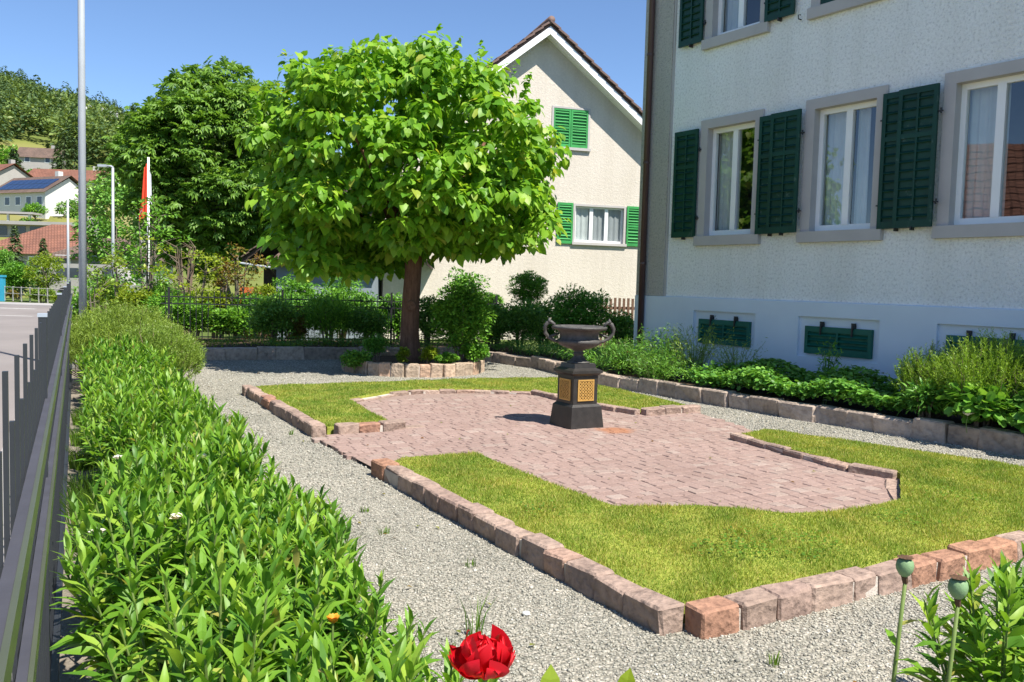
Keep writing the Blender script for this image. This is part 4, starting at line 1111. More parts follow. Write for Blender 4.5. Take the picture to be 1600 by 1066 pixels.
# old barn roof and shed left of the tree
p = at(440, 455, 24.5)
barn = thing('barn', 'old dark timber barn with sagging tiled eave, left of the tree', 'barn', (p.x, p.y, -.1), 0)
zz = lambda px, py, Y: at(px, py, Y)
A, B, Cc = at(380, 412, 24.0) - barn.location, at(432, 366, 26.0) - barn.location, at(438, 420, 24.0) - barn.location
b = MB()
b.add([(A.x, -.6, A.z), (A.x+.1, 3.4, A.z), (A.x+2.6, 3.4, A.z+2.1), (A.x+2.6, -.6, A.z+2.1), (A.x, -.6, A.z+.14), (A.x+.1, 3.4, A.z+.14), (A.x+2.6, 3.4, A.z+2.24), (A.x+2.6, -.6, A.z+2.24)], [(3, 2, 1, 0), (4, 5, 6, 7), (0, 1, 5, 4), (0, 4, 7, 3), (2, 3, 7, 6)])
b.add([(A.x+5.2, -.6, A.z), (A.x+5.1, 3.4, A.z), (A.x+2.6, 3.4, A.z+2.1), (A.x+2.6, -.6, A.z+2.1), (A.x+5.2, -.6, A.z+.14), (A.x+5.1, 3.4, A.z+.14), (A.x+2.6, 3.4, A.z+2.24), (A.x+2.6, -.6, A.z+2.24)], [(0, 1, 2, 3), (7, 6, 5, 4), (0, 4, 5, 1), (0, 3, 7, 4)])
ro = b.build('roof', M['old_wood'], barn)
tl = MB().box(-.13, .13, -.06, .4, 0, .03).mesh('tile', M['roof_old'])
for i in range(12):
    f = (i+.5)/12; link('tile', tl, ro, loc=(A.x+2.6*f, -.62, A.z+.15+2.1*f), rot=(0, -math.atan2(2.1, 2.6)+.12, random.uniform(-.06, .06)))
MB().box(A.x+.25, A.x+4.6, .6, .8, -.2, A.z+.25).build('wall', M['old_wood'], barn); MB().add([(A.x+.3, .7, A.z+.2), (A.x+4.9, .7, A.z+.2), (A.x+2.6, .7, A.z+2.05)], [(0, 1, 2)]).build('gable', M['old_wood'], barn)
MB().tube([(A.x+.55, -.3, A.z+.12), (A.x+1.15, -.1, A.z-.55)], .09, 6).build('brace', M['old_wood'], barn)
MB().tube([(A.x-.1, -.66, A.z+.02), (A.x+1.4, -.66, A.z-.16)], .03, 8).build('gutter', M['zinc'], barn)
MB().tube([(A.x+1.35, -.66, A.z-.16), (A.x+1.35, -.6, -.2)], .03, 8).build('downpipe', M['zinc'], barn)
p = at(500, 455, 23.0)
sh = thing('shed', 'grey-blue shed wall half hidden under the tree crown', 'shed', (p.x, p.y, -.1), .06)
MB().box(-1.15, 1.4, 0, 3, -.1, 2.0).build('wall', M['shed'], sh)
MB().add([(-1.35, -.25, 1.98), (1.6, -.25, 1.98), (1.6, 3.2, 2.7), (-1.35, 3.2, 2.7), (-1.35, -.25, 1.92), (1.6, -.25, 1.92)], [(0, 1, 2, 3), (4, 5, 1, 0)]).build('roof', M['roof_old'], sh)
for x in (-.4, .5): MB().box(x-.012, x+.012, -.02, .01, 0, 1.9).build('seam', M['bgrey'], sh)
p = at(384, 448, 21.5)
for i, (dx, w, hh, mt, lb) in enumerate(((-.15, .34, .95, 'orangepaint', 'orange panel leaning behind the back fence under the barn eave'), (.45, .3, .9, 'brown_wood', 'brown board standing behind the back fence under the barn eave'))):
    o = MB().box(p.x+dx, p.x+dx+w, p.y, p.y+.06, -.1, hh+.3).build('board', M[mt]); tag(o, lb, 'board')

# back fence of thin black bars, and the brown picket fence by the house
bf = thing('metal_fence', 'thin black bar fence behind the back flower bed', 'fence', (-7.05, 17.55, 0), .16)
bb = MB().box(-.007, .007, -.007, .007, 0, 1.17).mesh('bar', M['iron'])
for i in range(58): link('bar', bb, bf, loc=(i*.118, 0, .0))
for z in (1.06, .92, .25): MB().box(-.1, 6.9, -.012, .012, z-.012, z+.012).build('rail', M['iron'], bf)
for x in (0.06, 2.3, 4.54, 6.78): MB().box(x-.022, x+.022, -.022, .022, 0, 1.25).build('post', M['iron'], bf)
p = at(940, 490, 21.0)
pf = thing('picket_fence', 'brown wooden picket fence between the shrubs and the white house', 'fence', (p.x, p.y, 0), .15)
pm = MB().prism([(-.03, -.01), (.03, -.01), (.03, .01), (-.03, .01)], .05, 1.22).mesh('picket', M['brown_wood'])
for i in range(14): link('picket', pm, pf, loc=(i*.11, 0, random.uniform(-.02, .02)))
for z in (.95, .35): MB().box(-.1, 1.6, .012, .04, z, z+.07).build('rail', M['brown_wood'], pf)

# low mesh fence and blue post beyond the road
p = at(-5, 470, 45); q = at(118, 468, 41)
lf = thing('metal_fence', 'low grey rail fence beyond the road in front of the bushes', 'fence', (p.x, p.y, -.05), math.atan2(q.y-p.y, q.x-p.x))
Lf = (Vector((q.x, q.y))-Vector((p.x, p.y))).length
mb_ = MB().box(-.025, .025, -.025, .025, 0, .75).mesh('post', M['bgrey'])
for i in range(10): link('post', mb_, lf, loc=(Lf*i/9, 0, 0))
for z in (.7, .38): MB().tube([(0, 0, z), (Lf, 0, z)], .016, 6).build('rail', M['bgrey'], lf)
p = at(2, 470, 44.5); MBp = MB(); MBp.box(-.16, .16, -.12, .12, -.1, 1.15); MBp.box(-.2, .2, -.15, .15, 1.15, 1.25)
tag(MBp.build('cabinet', M['bluepaint'], loc=(p.x, p.y, 0)), 'blue utility cabinet at the left edge beyond the road', 'cabinet')
# ------------------------------------------------------------------ the garden tree
tree = thing('shade_tree', 'dome-headed tree with large heart-shaped leaves in the round planter', 'tree', (TREE[0], TREE[1], .14))
CZ, RU, RL, RX = 3.08, 2.16, 1.45, 2.72
C = shell(400, (0.02, 0, CZ), (RX-.22, RX-.35, RU-.2), RL-.1, .72, 2.5)
C2 = shell(150, (0, 0, CZ), (RX-.5, RX-.5, RU-.5), RL-.5, .35, 2.3)
low = np.stack([rng.uniform(-2.1, -.3, 46), rng.uniform(-1.6, 1.2, 46), rng.uniform(1.40, 2.1, 46)], 1)      # the left side hangs lower
low[:, 2] += np.clip(-1.5 - low[:, 0], 0, 1)*.7
C = np.concatenate([C, C2, low])
hi_ = np.clip((C[:, 2] - CZ)/RU, 0, 1)
C[:, 0] = np.where(C[:, 0] > 0, C[:, 0]*(1 - .20*hi_), C[:, 0])
C[:, 2] -= np.where(C[:, 0] > 0, .12*(C[:, 0]/RX)**2, 0)
R_ = rng.uniform(.22, .40, len(C))
P, D, N = clump_leaves(C, R_, 38, hang=1.1, up=.55, jitter=.5, lo=.5)
# upright shoots that break the outline on top
sp = []
for i in range(46):
    a = rng.uniform(0, 6.283); q = RX*math.sqrt(rng.uniform(.02, .9)); x, y = q*math.cos(a), q*math.sin(a)
    k = max(0, 1 - (q/RX)**2.5)**(1/2.5); z0 = CZ + RU*k - .35; x = x*.85 if x > 0 else x; L = rng.uniform(.2, .55)
    for u in np.linspace(.15, 1, 11):
        sp.append((x + .1*u*math.cos(a), y + .1*u*math.sin(a), z0 + L*u))
sp = np.array(sp); dd = rdirs(len(sp))*np.array([1, 1, .3])
P = np.concatenate([P, sp]); D = np.concatenate([D, dd + np.array([0, 0, -.35])]); N = np.concatenate([N, dd*.5 + np.array([0, 0, .8])])
S = rng.uniform(.085, .165, len(P)); S[-len(sp):] *= .8
S = np.where(P[:, 2] < CZ - .6, S*1.12, S)
# the leaves that show largest stay single pieces
vis = -(P[:, 1])*1.0 + S*9 - .25*np.abs(P[:, 0]) + rng.uniform(0, 1.2, len(P))
order = np.argsort(-vis); single = order[:300]; rest = order[300:]
foliage('crown', tree, leaf_cloud(P[rest], D[rest], N[rest], S[rest], 'heart'), LF['catalpa'])
lv, lf_ = leaf_template('heart'); lm = bpy.data.meshes.new('leaf'); lm.from_pydata(lv.tolist(), [], lf_); lm.materials.append(LF['catalpa'])
def leaf_object(me, parent, p, d, n, s):
    d = Vector(d).normalized(); x = d.cross(Vector(n)).normalized(); z = x.cross(d)
    mx = Matrix(((x.x*s, d.x*s, z.x*s, p[0]), (x.y*s, d.y*s, z.y*s, p[1]), (x.z*s, d.z*s, z.z*s, p[2]), (0, 0, 0, 1)))
    o = bpy.data.objects.new('leaf', me); COL.objects.link(o); o.parent = parent; o.matrix_local = mx
for i in single: leaf_object(lm, tree, P[i], D[i], N[i], float(S[i]))
b = MB()
b.tube([(0, 0, -.1), (.0, 0, .12), (-.02, 0, .5), (-.01, .01, 1.0), (.02, 0, 1.5), (.03, 0, 1.95), (.05, 0, 2.4)], [.24, .185, .16, .148, .14, .15, .11], 16)
for i in range(11):
    a = i*2*math.pi/11 + rng.uniform(-.2, .2); q = rng.uniform(1.1, 2.1); z = rng.uniform(2.4, 4.6)
    b.tube([(.02, 0, 1.75 + .05*(i % 4)), (.35*math.cos(a), .35*math.sin(a), 2.1 + .08*(i % 3)), (.6*q*math.cos(a), .6*q*math.sin(a), (2.3+z)/2), (q*math.cos(a), q*math.sin(a), z)], [.10, .08, .05, .015], 8)
b.build('trunk', M['bark'], tree, smooth=True)
b = MB()                                                        # knot in the bark, camera side
b.lathe([(.0, -.005), (.035, .0), (.055, .02), (.075, .012), (.085, -.03)], 14); o = b.build('knot', M['bark'], tree, smooth=True); o.location = (.02, -.165, .95); o.rotation_euler = (math.pi/2, 0, .1); o.scale = (1, 1.2, 1)

# ------------------------------------------------------------------ background trees
p = at(345, 470, 38)
broad_tree('chestnut_tree', 'big dark dense tree behind the flagpole and the garden tree', (p.x, p.y, -.1), (4.5, 4.2), 10.9, 1.3, 'chestnut', n=420, nl=44, size=.30, kind='palm', tr=.32, lo=.72, cl=.20, hang=.7, box=2.0)
p = at(180, 420, 60)
broad_tree('tree', 'dark green tree left of the big dense tree', (p.x, p.y, .2), (3.0, 2.6), 8.2, 1.2, 'dark', n=110, nl=40, size=.3, tr=.2)
p = at(72, 462, 46); broad_tree('young_tree', 'small bright yellow-green tree beyond the road', (p.x, p.y, 0), (1.1, 1.0), 2.5, .5, 'lime', n=80, nl=34, size=.12, tr=.06)
p = at(28, 465, 47); bush('shrub', 'mid-green shrub left of the yellow-green tree', 'shrub', (p.x, p.y, -.05), (.95, .8), 2.1, 'mid', 60, 34, .11)
p = at(0, 466, 50); bush('shrub', 'dark shrub at the left edge beyond the road', 'shrub', (p.x, p.y, -.05), (.9, .8), 2.9, 'dark', 60, 34, .13)
p = at(38, 470, 45.2); bush('shrub', 'low orange-flowered shrub behind the rail fence', 'shrub', (p.x-.6, p.y, -.1), (.32, .3), .6, 'maple', 24, 24, .07)
p = at(66, 470, 43.5); bush('shrub', 'low straggly green shrub behind the rail fence', 'shrub', (p.x, p.y, -.1), (.85, .5), .75, 'rosemary', 50, 26, .08)
p = at(96, 470, 42.0); bush('shrub', 'low shrub behind the rail fence beside the thin pole', 'shrub', (p.x, p.y, -.1), (.55, .4), .6, 'lime', 30, 26, .08)
for px, py, top, Y, r, lb in ((24, 446, 352, 55, 1.0, 'narrow conifer in front of the low flat-roofed building'), (68, 420, 372, 62, .9, 'small conifer in front of the big red roof'), (100, 262, 212, 170, 2.6, 'dark conifer beside the hillside meadow'), (116, 266, 216, 172, 2.4, 'dark conifer just behind the thick lamp column'), (90, 264, 222, 176, 2.2, 'dark conifer left of its taller neighbour by the meadow'), (207, 200, 168, 330, 4.5, 'lone conifer on the ridge beside the big dense tree'), (22, 262, 232, 178, 3.2, 'broad dark conifer above the left red roof')):
    p = at(px, py, Y); q = at(px, top, Y); z0 = min(p.z, float(hill_z(p.x, Y)))
    conifer('conifer', lb, (p.x, p.y, z0), r, q.z - z0, n=700, size=r*.42)
for px, py, top, Y, r, mt, lb in ((55, 338, 318, 112, 1.6, 'mid', 'round bush in front of the white house with solar panels'), (40, 376, 340, 108, 1.8, 'dark', 'dark bush left of the grass bank on the slope'), (112, 338, 314, 112, 2.0, 'dark', 'dark bushes right of the white house gable'), (150, 396, 342, 96, 3.0, 'mid', 'bright bush under the dark trees on the slope'), (160, 352, 285, 105, 3.4, 'forest', 'tall dark tree right of the thick lamp column'), (60, 276, 262, 160, 3.0, 'mid', 'green bush above the solar roof'), (190, 300, 250, 140, 4.0, 'forest', 'tall tree between the lamp head and the big tree'), (20, 250, 226, 190, 4, 'mid', 'pale green tree under the forest at the left')):
    p = at(px, py, Y); q = at(px, top, Y); z0 = min(p.z, float(hill_z(p.x, Y)))
    broad_tree('hill_tree', lb, (p.x, p.y, z0), (r, r*.9), q.z - z0, (q.z-z0)*.12, mt, n=46, nl=36, size=r*.16, tr=r*.05)
# grass bank on the slope
p = [at(66, 366, 103), at(130, 368, 100), at(150, 360, 104), at(128, 338, 112), at(78, 338, 112)]
stru(MB().add([tuple(v) for v in p], [tuple(range(5))]).build('grass_bank', M['meadow']))
# forest on the hill, far off and read as one mass
fc, fconi = [], []
n = 0
while n < 1900:
    y = rng.uniform(236, 490); th = rng.uniform(-.68, -.12); x = th*y
    if y < 262 and -.585 < th < -.525: continue                  # the open meadow
    z = float(hill_z(x, y)); con = rng.uniform() < .3
    h = rng.uniform(9, 15)*(1.15 if con else .9); r = h*(.2 if con else .38)
    m = 100
    if con:
        zz_ = rng.uniform(.1, 1, m); a = rng.uniform(0, 6.283, m); rad = r*(1.05-zz_)
        P = np.stack([x + rad*np.cos(a), y + rad*np.sin(a), z + zz_*h], 1); Dd = np.stack([np.cos(a), np.sin(a), 0*a-.5], 1)
        fconi.append((P, Dd, np.tile([0, 0, 1.], (m, 1)) + rdirs(m)*.4, rng.uniform(.09, .15, m)*h*(1.2-.7*zz_)))
    else:
        d = rdirs(m); d[:, 2] = np.abs(d[:, 2])*1.0 - .2
        P = np.array([x, y, z + h*.6]) + d*rng.uniform(.75, 1.1, (m, 1))*np.array([r, r, h*.42])
        fc.append((P, d + rdirs(m)*.5 + np.array([0, 0, -.4]), d + np.array([0, 0, .5]) + rdirs(m)*.4, rng.uniform(.08, .15, m)*h))
    n += 1
def cat4(L, k): return [np.concatenate([q[i] for q in L]) for i in range(4)]
o = foliage('forest', None, leaf_cloud(*cat4(fc, 4), 'diamond'), LF['forest']); tag(o, 'leafy woodland covering the far hill', 'forest')
o = foliage('forest', None, leaf_cloud(*cat4(fconi, 4), 'diamond'), LF['conifer']); tag(o, 'dark conifers scattered through the woodland on the far hill', 'forest')
b = MB()
for i in range(60):
    y = rng.uniform(300, 340); x = rng.uniform(-.53, -.42)*y; z = float(hill_z(x, y)); b.tube([(x, y, z-1), (x, y, z + rng.uniform(7, 11))], .35, 5)
o = b.build('tree_trunks', M['bwhite']); o['kind'] = 'stuff'; tag(o, 'pale trunks showing along the woodland edge', 'trunks')

# young trees and shrubs behind the street corner
def thin_tree(label, px, top, Y, r, mat, n, size, lean=0, base_py=470, bark='bark_grey', multi=3, nl=16):
    p = at(px, base_py, Y); q = at(px, top, Y); t = thing('young_tree', label, 'tree', (p.x, p.y, -.05)); h = q.z
    b = MB(); Cs = []
    for i in range(multi):
        a = rng.uniform(0, 6.283); w = r*rng.uniform(.2, .6)
        b.tube([(.05*math.cos(a), .05*math.sin(a), 0), (w*.5*math.cos(a), w*.5*math.sin(a), h*.45), (w*math.cos(a)+lean, w*math.sin(a), h*.92)], [.035, .025, .008], 6)
        for u in np.linspace(.25, 1, 7):
            a2 = rng.uniform(0, 6.283); L = r*rng.uniform(.3, .9); s0 = Vector((w*u*math.cos(a)+lean*u, w*u*math.sin(a), h*.92*u)); e = s0 + Vector((L*math.cos(a2), L*math.sin(a2), L*rng.uniform(.2, .8)))
            b.tube([s0, e], [.012, .004], 5); Cs.append(s0.lerp(e, .95)); Cs.append(s0.lerp(e, .55))
    b.build('trunk', M[bark], t)
    if n:
        C = np.array([tuple(c) for c in Cs]); C = C[rng.integers(len(C), size=n)] + rng.normal(size=(n, 3))*r*.12
        P, D, N = clump_leaves(C, np.full(n, r*.2), nl, .4)
        foliage('crown', t, leaf_cloud(P, D, N, size*rng.uniform(.7, 1.2, len(P)), 'diamond'), LF[mat])
    return t
thin_tree('loose young tree behind the flagpole foot, thin pale trunks', 228, 318, 23, .95, 'mid', 75, .12, multi=5)
thin_tree('light green airy young tree left of the flagpole', 190, 392, 22, .6, 'lime', 34, .10)
thin_tree('leafless twiggy shrub between flagpole and barn', 290, 372, 22, .55, 'mid', 0, .08, multi=9, bark='twig')
thin_tree('yellow-green shrubby tree in front of the bare twigs', 305, 398, 20, .75, 'lime', 70, .10, multi=4)
thin_tree('small bronze-leaved maple under the barn eave', 372, 392, 20, .62, 'maple', 60, .085, multi=4)
thin_tree('green-and-bronze maple left of the barn eave', 345, 415, 20.5, .5, 'maple', 40, .085, multi=3)
thin_tree('young slim tree behind the rosemary hedge', 160, 410, 19, .5, 'rosemary', 36, .10)
thin_tree('pale shrub right of the thick lamp column', 148, 440, 18.5, .35, 'lime', 24, .08)

# ------------------------------------------------------------------ back bed and shrubs
def sh_px(label, px, wpx, top, Y, mat, size=.06, n=60, nl=24, zb=.13, kind='diamond', ry=None, box=2.4, name='shrub', cl=.3, hang=.3, cat='shrub'):
    p = at(px, 500, Y); q = at(px, top, Y); r = wpx*.5*Y/FPX
    return bush(name, label, cat, (p.x, p.y, zb), (r, ry or r*.8), q.z - zb, mat, n, nl, size, kind, cl=cl, box=box, hang=hang)
sh_px('dark rounded shrub left of the shrubs under the tree', 425, 82, 462, 17.0, 'dark', .05, 80, 34)
sh_px('upright fine-leaved green shrub behind the planter, left of the trunk', 512, 92, 458, 17.2, 'mid', .06, 80, 34, hang=-.4, kind='lance')
sh_px('pale variegated shrub left of the dark rounded shrub', 362, 80, 478, 17.9, 'mid', .06, 60, 26)
sh_px('leafy climber on the black back fence', 300, 120, 470, 18.0, 'mid', .06, 70, 24, ry=.25)
sh_px('red-tinged small shrub on the back fence', 468, 40, 480, 17.3, 'maple', .05, 30, 24)
sh_px('dark shrub just left of the trunk behind the planter', 575, 80, 478, 17.4, 'dark', .05, 60, 30)
sh_px('dark shrub just right of the trunk behind the planter', 668, 60, 462, 17.5, 'dark', .05, 50, 34)
sh_px('fresh green shrub in the planter, right of the trunk', 722, 100, 446, 14.35, 'mid', .055, 110, 30, zb=.14, box=2.8)
sh_px('cream-flowering shrub behind the fresh green planter shrub', 722, 84, 418, 18.2, 'ground', .06, 70, 26)
sh_px('clipped box topiary with a square head below the gable wall', 823, 60, 424, 18.3, 'box', .04, 70, 40, zb=.9, box=4)
sh_px('broad dark shrub below the square topiary', 812, 92, 470, 17.7, 'dark', .05, 90, 34)
sh_px('big round clipped box shrub behind the urn', 905, 98, 447, 16.9, 'box', .045, 130, 40, box=3)
sh_px('dark hedge shrub between the round box and the white house', 968, 60, 486, 17.0, 'dark', .05, 60, 34)
sh_px('dark shrub between planter shrub and square topiary', 775, 60, 476, 17.4, 'dark', .05, 60, 34)
sh_px('small cone-shaped evergreen in the planter, left of the trunk', 588, 46, 520, 14.3, 'box', .03, 50, 30, zb=.14, box=1.4)
sh_px('bright little bush at the foot of the trunk', 672, 30, 540, 13.9, 'lime', .035, 30, 26, zb=.14)
sh_px('tiny upright bush in front of the trunk', 631, 22, 540, 13.75, 'lime', .03, 24, 24, zb=.14)
sh_px('low bright bush beside the planter rim', 700, 40, 552, 13.85, 'mid', .035, 30, 24, zb=.14)
sh_px('leafy bush spilling over the right of the planter', 742, 44, 535, 14.2, 'mid', .045, 40, 26, zb=.14)
sh_px('trailing green plant at the left end of the planter', 556, 52, 548, 13.75, 'ground', .04, 50, 26, zb=.05)
for px, w, top, Y, mat, lb in ((462, 84, 424, 21.5, 'mid', 'tall shrub in front of the left part of the shed'), (535, 90, 430, 21.3, 'ground', 'tall shrub in front of the right part of the shed'), (405, 60, 440, 21.0, 'lime', 'yellow-leaved shrub under the barn eave'), (160, 90, 424, 26, 'mid', 'broad shrub hiding the parked van'), (255, 80, 430, 24, 'ground', 'shrub behind the flagpole foot'), (270, 90, 452, 19.6, 'mid', 'leafy hedge shrub behind the left end of the back fence'), (335, 90, 448, 19.9, 'lime', 'light green shrub behind the back fence, below the bronze maples'), (398, 80, 456, 19.8, 'mid', 'green shrub behind the back fence, left of the barn downpipe'), (455, 80, 458, 20.0, 'ground', 'shrub behind the back fence in front of the barn'), (515, 80, 452, 19.9, 'mid', 'yellowish green shrub behind the back fence in front of the shed'), (570, 70, 455, 19.8, 'ground', 'shrub behind the back fence, left of the trunk'), (618, 60, 458, 19.7, 'mid', 'shrub behind the trunk at the back fence'), (850, 70, 470, 18.8, 'ground', 'green shrub between the topiary and the round box'), (762, 60, 452, 18.9, 'ground', 'tall green shrub right of the cream-flowering shrub'), (215, 80, 446, 20.5, 'lime', 'yellow-green shrub behind the rosemary hedge'), (135, 60, 452, 19.5, 'mid', 'low shrub beside the thick lamp column'), (172, 60, 440, 22.5, 'mid', 'shrub in front of the brown hip roof')):
    sh_px(lb, px, w, top, Y, mat, .065, 60, 26, zb=-.05)
def cover(name, label, cat, poly, z0, h, n, mat, size, kind='round', stems=True, hang=.1, hfun=None):
    p = np.array(poly); a, c = p.min(0), p.max(0)
    P = rng.uniform(a, c, (n*3, 2)); P = P[inside(P, poly)][:n]; m = len(P)
    z = z0 + h*np.sqrt(rng.uniform(.1, 1, m))*(.7 + .3*np.sin(P[:, 0]*4.1)*np.cos(P[:, 1]*3.3))
    if hfun is not None: z = z0 + (z-z0)*hfun(P)
    Q = np.stack([P[:, 0], P[:, 1], z], 1)
    D = rdirs(m)*np.array([1, 1, .4]) + np.array([0, 0, -hang]); N = rdirs(m)*.6 + np.array([0, 0, 1.])
    o = foliage(name, None, leaf_cloud(Q, D, N, size*rng.uniform(.6, 1.3, m), kind), LF[mat])
    tag(o, label, cat); return o
cover('ground_cover', 'low bright green planting along the back stone wall', 'ground cover', [(-6.6, 15.2), (-2.9, 16.55), (-2.9, 17.4), (-7.0, 16.2)], .15, .30, 2600, 'lime', .07, 'lance')
cover('ground_cover', 'shaded low plants on the back wall left of the planter', 'ground cover', [(-4.6, 15.95), (-.8, 17.0), (-.6, 17.7), (-4.6, 16.8)], .15, .30, 2600, 'ground', .07, 'lance')
cover('ground_cover', 'grassy low plants on the bed wall behind the urn', 'ground cover', [(-.5, 16.9), (.62, 15.35), (1.42, 13.15), (2.35, 11.75), (2.75, 12.2), (2.2, 13.4), (2.2, 15.0), (1.0, 17.0), (0, 17.6)], .16, .34, 9000, 'ground', .07, 'lance')
cover('ground_cover', 'dense dark green leafy carpet in the bed below the basement vents', 'ground cover', [(2.40, 11.66), (3.30, 10.30), (4.32, 9.02), (4.62, 8.65), (5.0, 9.3), (3.9, 11.5), (3.1, 12.2)], .18, .44, 11000, 'ground', .06, 'round')
# ferny herbs near the house corner
def herb(label, x, y, r, h, n, mat, size, name='herb'):
    t = thing(name, label, 'plant', (x, y, .16)); b = MB(); L = []
    for i in range(n):
        a = rng.uniform(0, 6.283); q = r*math.sqrt(rng.uniform(0, 1)); hh = h*rng.uniform(.55, 1)
        tip = Vector((q*math.cos(a)*1.3, q*math.sin(a)*1.3, hh)); b.tube([(q*.4*math.cos(a), q*.4*math.sin(a), 0), tip*.6 + Vector((0, 0, .05)), tip], [.005, .004, .002], 4)
        for u in np.linspace(.3, 1, 9): L.append(tuple(tip*u + Vector(rng.normal(size=3))*.035))
    b.build('stem', M['stem'], t)
    P = np.array(L); P = np.repeat(P, 4, 0) + rng.normal(size=(len(P)*4, 3))*.02
    foliage('foliage', t, leaf_cloud(P, rdirs(len(P)), rdirs(len(P)), size*rng.uniform(.6, 1.2, len(P)), 'needle'), LF[mat])
    return t
herb('feathery herb clump at the foot of the downpipe', 1.75, 13.25, .32, .55, 70, 'ground', .08)
herb('feathery herbs right of the downpipe clump', 2.25, 12.75, .35, .72, 70, 'ground', .08)
herb('tall wispy fennel below the left basement vent', 2.65, 12.5, .38, .85, 46, 'rosemary', .06)
herb('wispy seed-headed herb between the two basement vents', 3.15, 12.0, .35, .72, 30, 'rosemary', .05)
herb('low bushy herbs on the bed wall right of the urn', 2.1, 12.35, .35, .42, 80, 'ground', .07)
herb('small leafy sprig standing above the dark carpet', 4.15, 11.3, .12, .75, 10, 'mid', .09)
# rosemary by the right window
def rosemary(label, x, y, z, rx, ry, h, n, mat, twig=.3, per=26, size=.035, base_drop=.5, cat='shrub'):
    t = thing('rosemary_bush', label, cat, (x, y, z))
    u = rng.uniform(0, 1, n); a = rng.uniform(0, 6.283, n); q = np.sqrt(u)
    top = h*(1-.32*q**2.2)*rng.uniform(.86, 1.06, n)
    L = twig*rng.uniform(.7, 1.2, n); f = rng.uniform(0, 1, n)**.6
    P0 = np.stack([rx*q*np.cos(a), ry*q*np.sin(a), np.maximum((top-L)*(f*.55+.45), .02)], 1)
    D0 = unit(np.stack([np.cos(a)*q*.45, np.sin(a)*q*.45, np.full(n, 1.)], 1) + rng.normal(size=(n, 3))*.18)
    foliage('foliage', t, sprigs(P0, D0, L, per, size), LF[mat])
    b = MB()
    for i in range(min(n, 160)):
        e = P0[i] + D0[i]*L[i]*.9; b.tube([(P0[i][0]*.35, P0[i][1]*.35, 0), tuple(P0[i]), tuple(e)], [.007, .005, .002], 4)
    b.build('stem', M['twig'], t)
    return t
rosemary('tall bright rosemary bush in front of the right basement vent', 5.00, 8.95, .16, .52, .46, 1.00, 1000, 'rosemary_bright', .34, 34, .042)
rosemary('smaller pale rosemary at the left of the tall rosemary bush', 4.62, 9.45, .16, .30, .30, .84, 420, 'rosemary_bright', .28, 34, .042)
rosemary('rosemary bush running out of the right edge of the picture', 5.62, 8.25, .16, .52, .5, 1.05, 900, 'rosemary_bright', .34, 34, .042)
bush('leafy_plant', 'large-leaved dark plant below the tall rosemary bush', 'plant', (4.72, 8.62, .14), (.36, .30), .45, 'ground', 30, 9, .09, 'round', cl=.6)
bush('leafy_plant', 'broad-leaved plant spilling over the wall at the right edge', 'plant', (5.15, 8.05, .14), (.36, .26), .38, 'ground', 30, 9, .095, 'round', cl=.6)
bush('leafy_plant', 'dark leafy plant where the green carpet meets the rosemary', 'plant', (4.40, 9.10, .12), (.22, .22), .50, 'ground', 22, 10, .08, 'lance', cl=.6)
def flower(name, label, p, r, mat, petals=6, stem=True, up=(0, 0, 1), z0=0, layers=1, group=None, cup=.5, kind='round'):
    t = thing(name, label, 'flower', (p[0], p[1], p[2]), rng.uniform(0, 6), group)
    P, D, N, S = [], [], [], []
    for l in range(layers):
        for i in range(petals):
            a = 2*math.pi*(i + .5*l)/petals + rng.uniform(-.15, .15); c = cup + .35*l
            d = np.array([math.cos(a), math.sin(a), c + rng.uniform(-.12, .12)]); P.append((0, 0, .002*l)); D.append(d); N.append(np.array([-math.cos(a)*c, -math.sin(a)*c, 1.])); S.append(r*(1-.16*l)*rng.uniform(.85, 1.1))
    Fv = leaf_cloud(np.array(P, float), np.array(D), np.array(N), np.array(S), kind)
    foliage('petals', t, Fv, LF[mat], None)
    if stem: MB().tube([(0, 0, .004), (.01, .005, -(p[2]-z0)*.5), (0, .01, -(p[2]-z0))], .0035, 5).build('stem', M['stem'], t)
    return t
q = at(1288, 617, 10.2); flower('flower', 'upper of the two white flowers on the dark leafy carpet', (q.x, q.y, q.z), .055, 'white_petal', 6, z0=.16, cup=.2)
q = at(1292, 626, 10.15); flower('flower', 'lower of the two white flowers on the dark leafy carpet', (q.x, q.y, q.z), .055, 'white_petal', 6, z0=.16, cup=.2)
q = at(1512, 650, 8.45); flower('flower', 'white trumpet flower on the plant below the rosemary', (q.x, q.y, q.z), .07, 'white_petal', 6, z0=.16, cup=.7)
q = at(982, 552, 13.3); flower('flower', 'small orange flower in the bed beside the urn', (q.x, q.y, q.z), .05, 'orange_petal', 8, z0=.16)

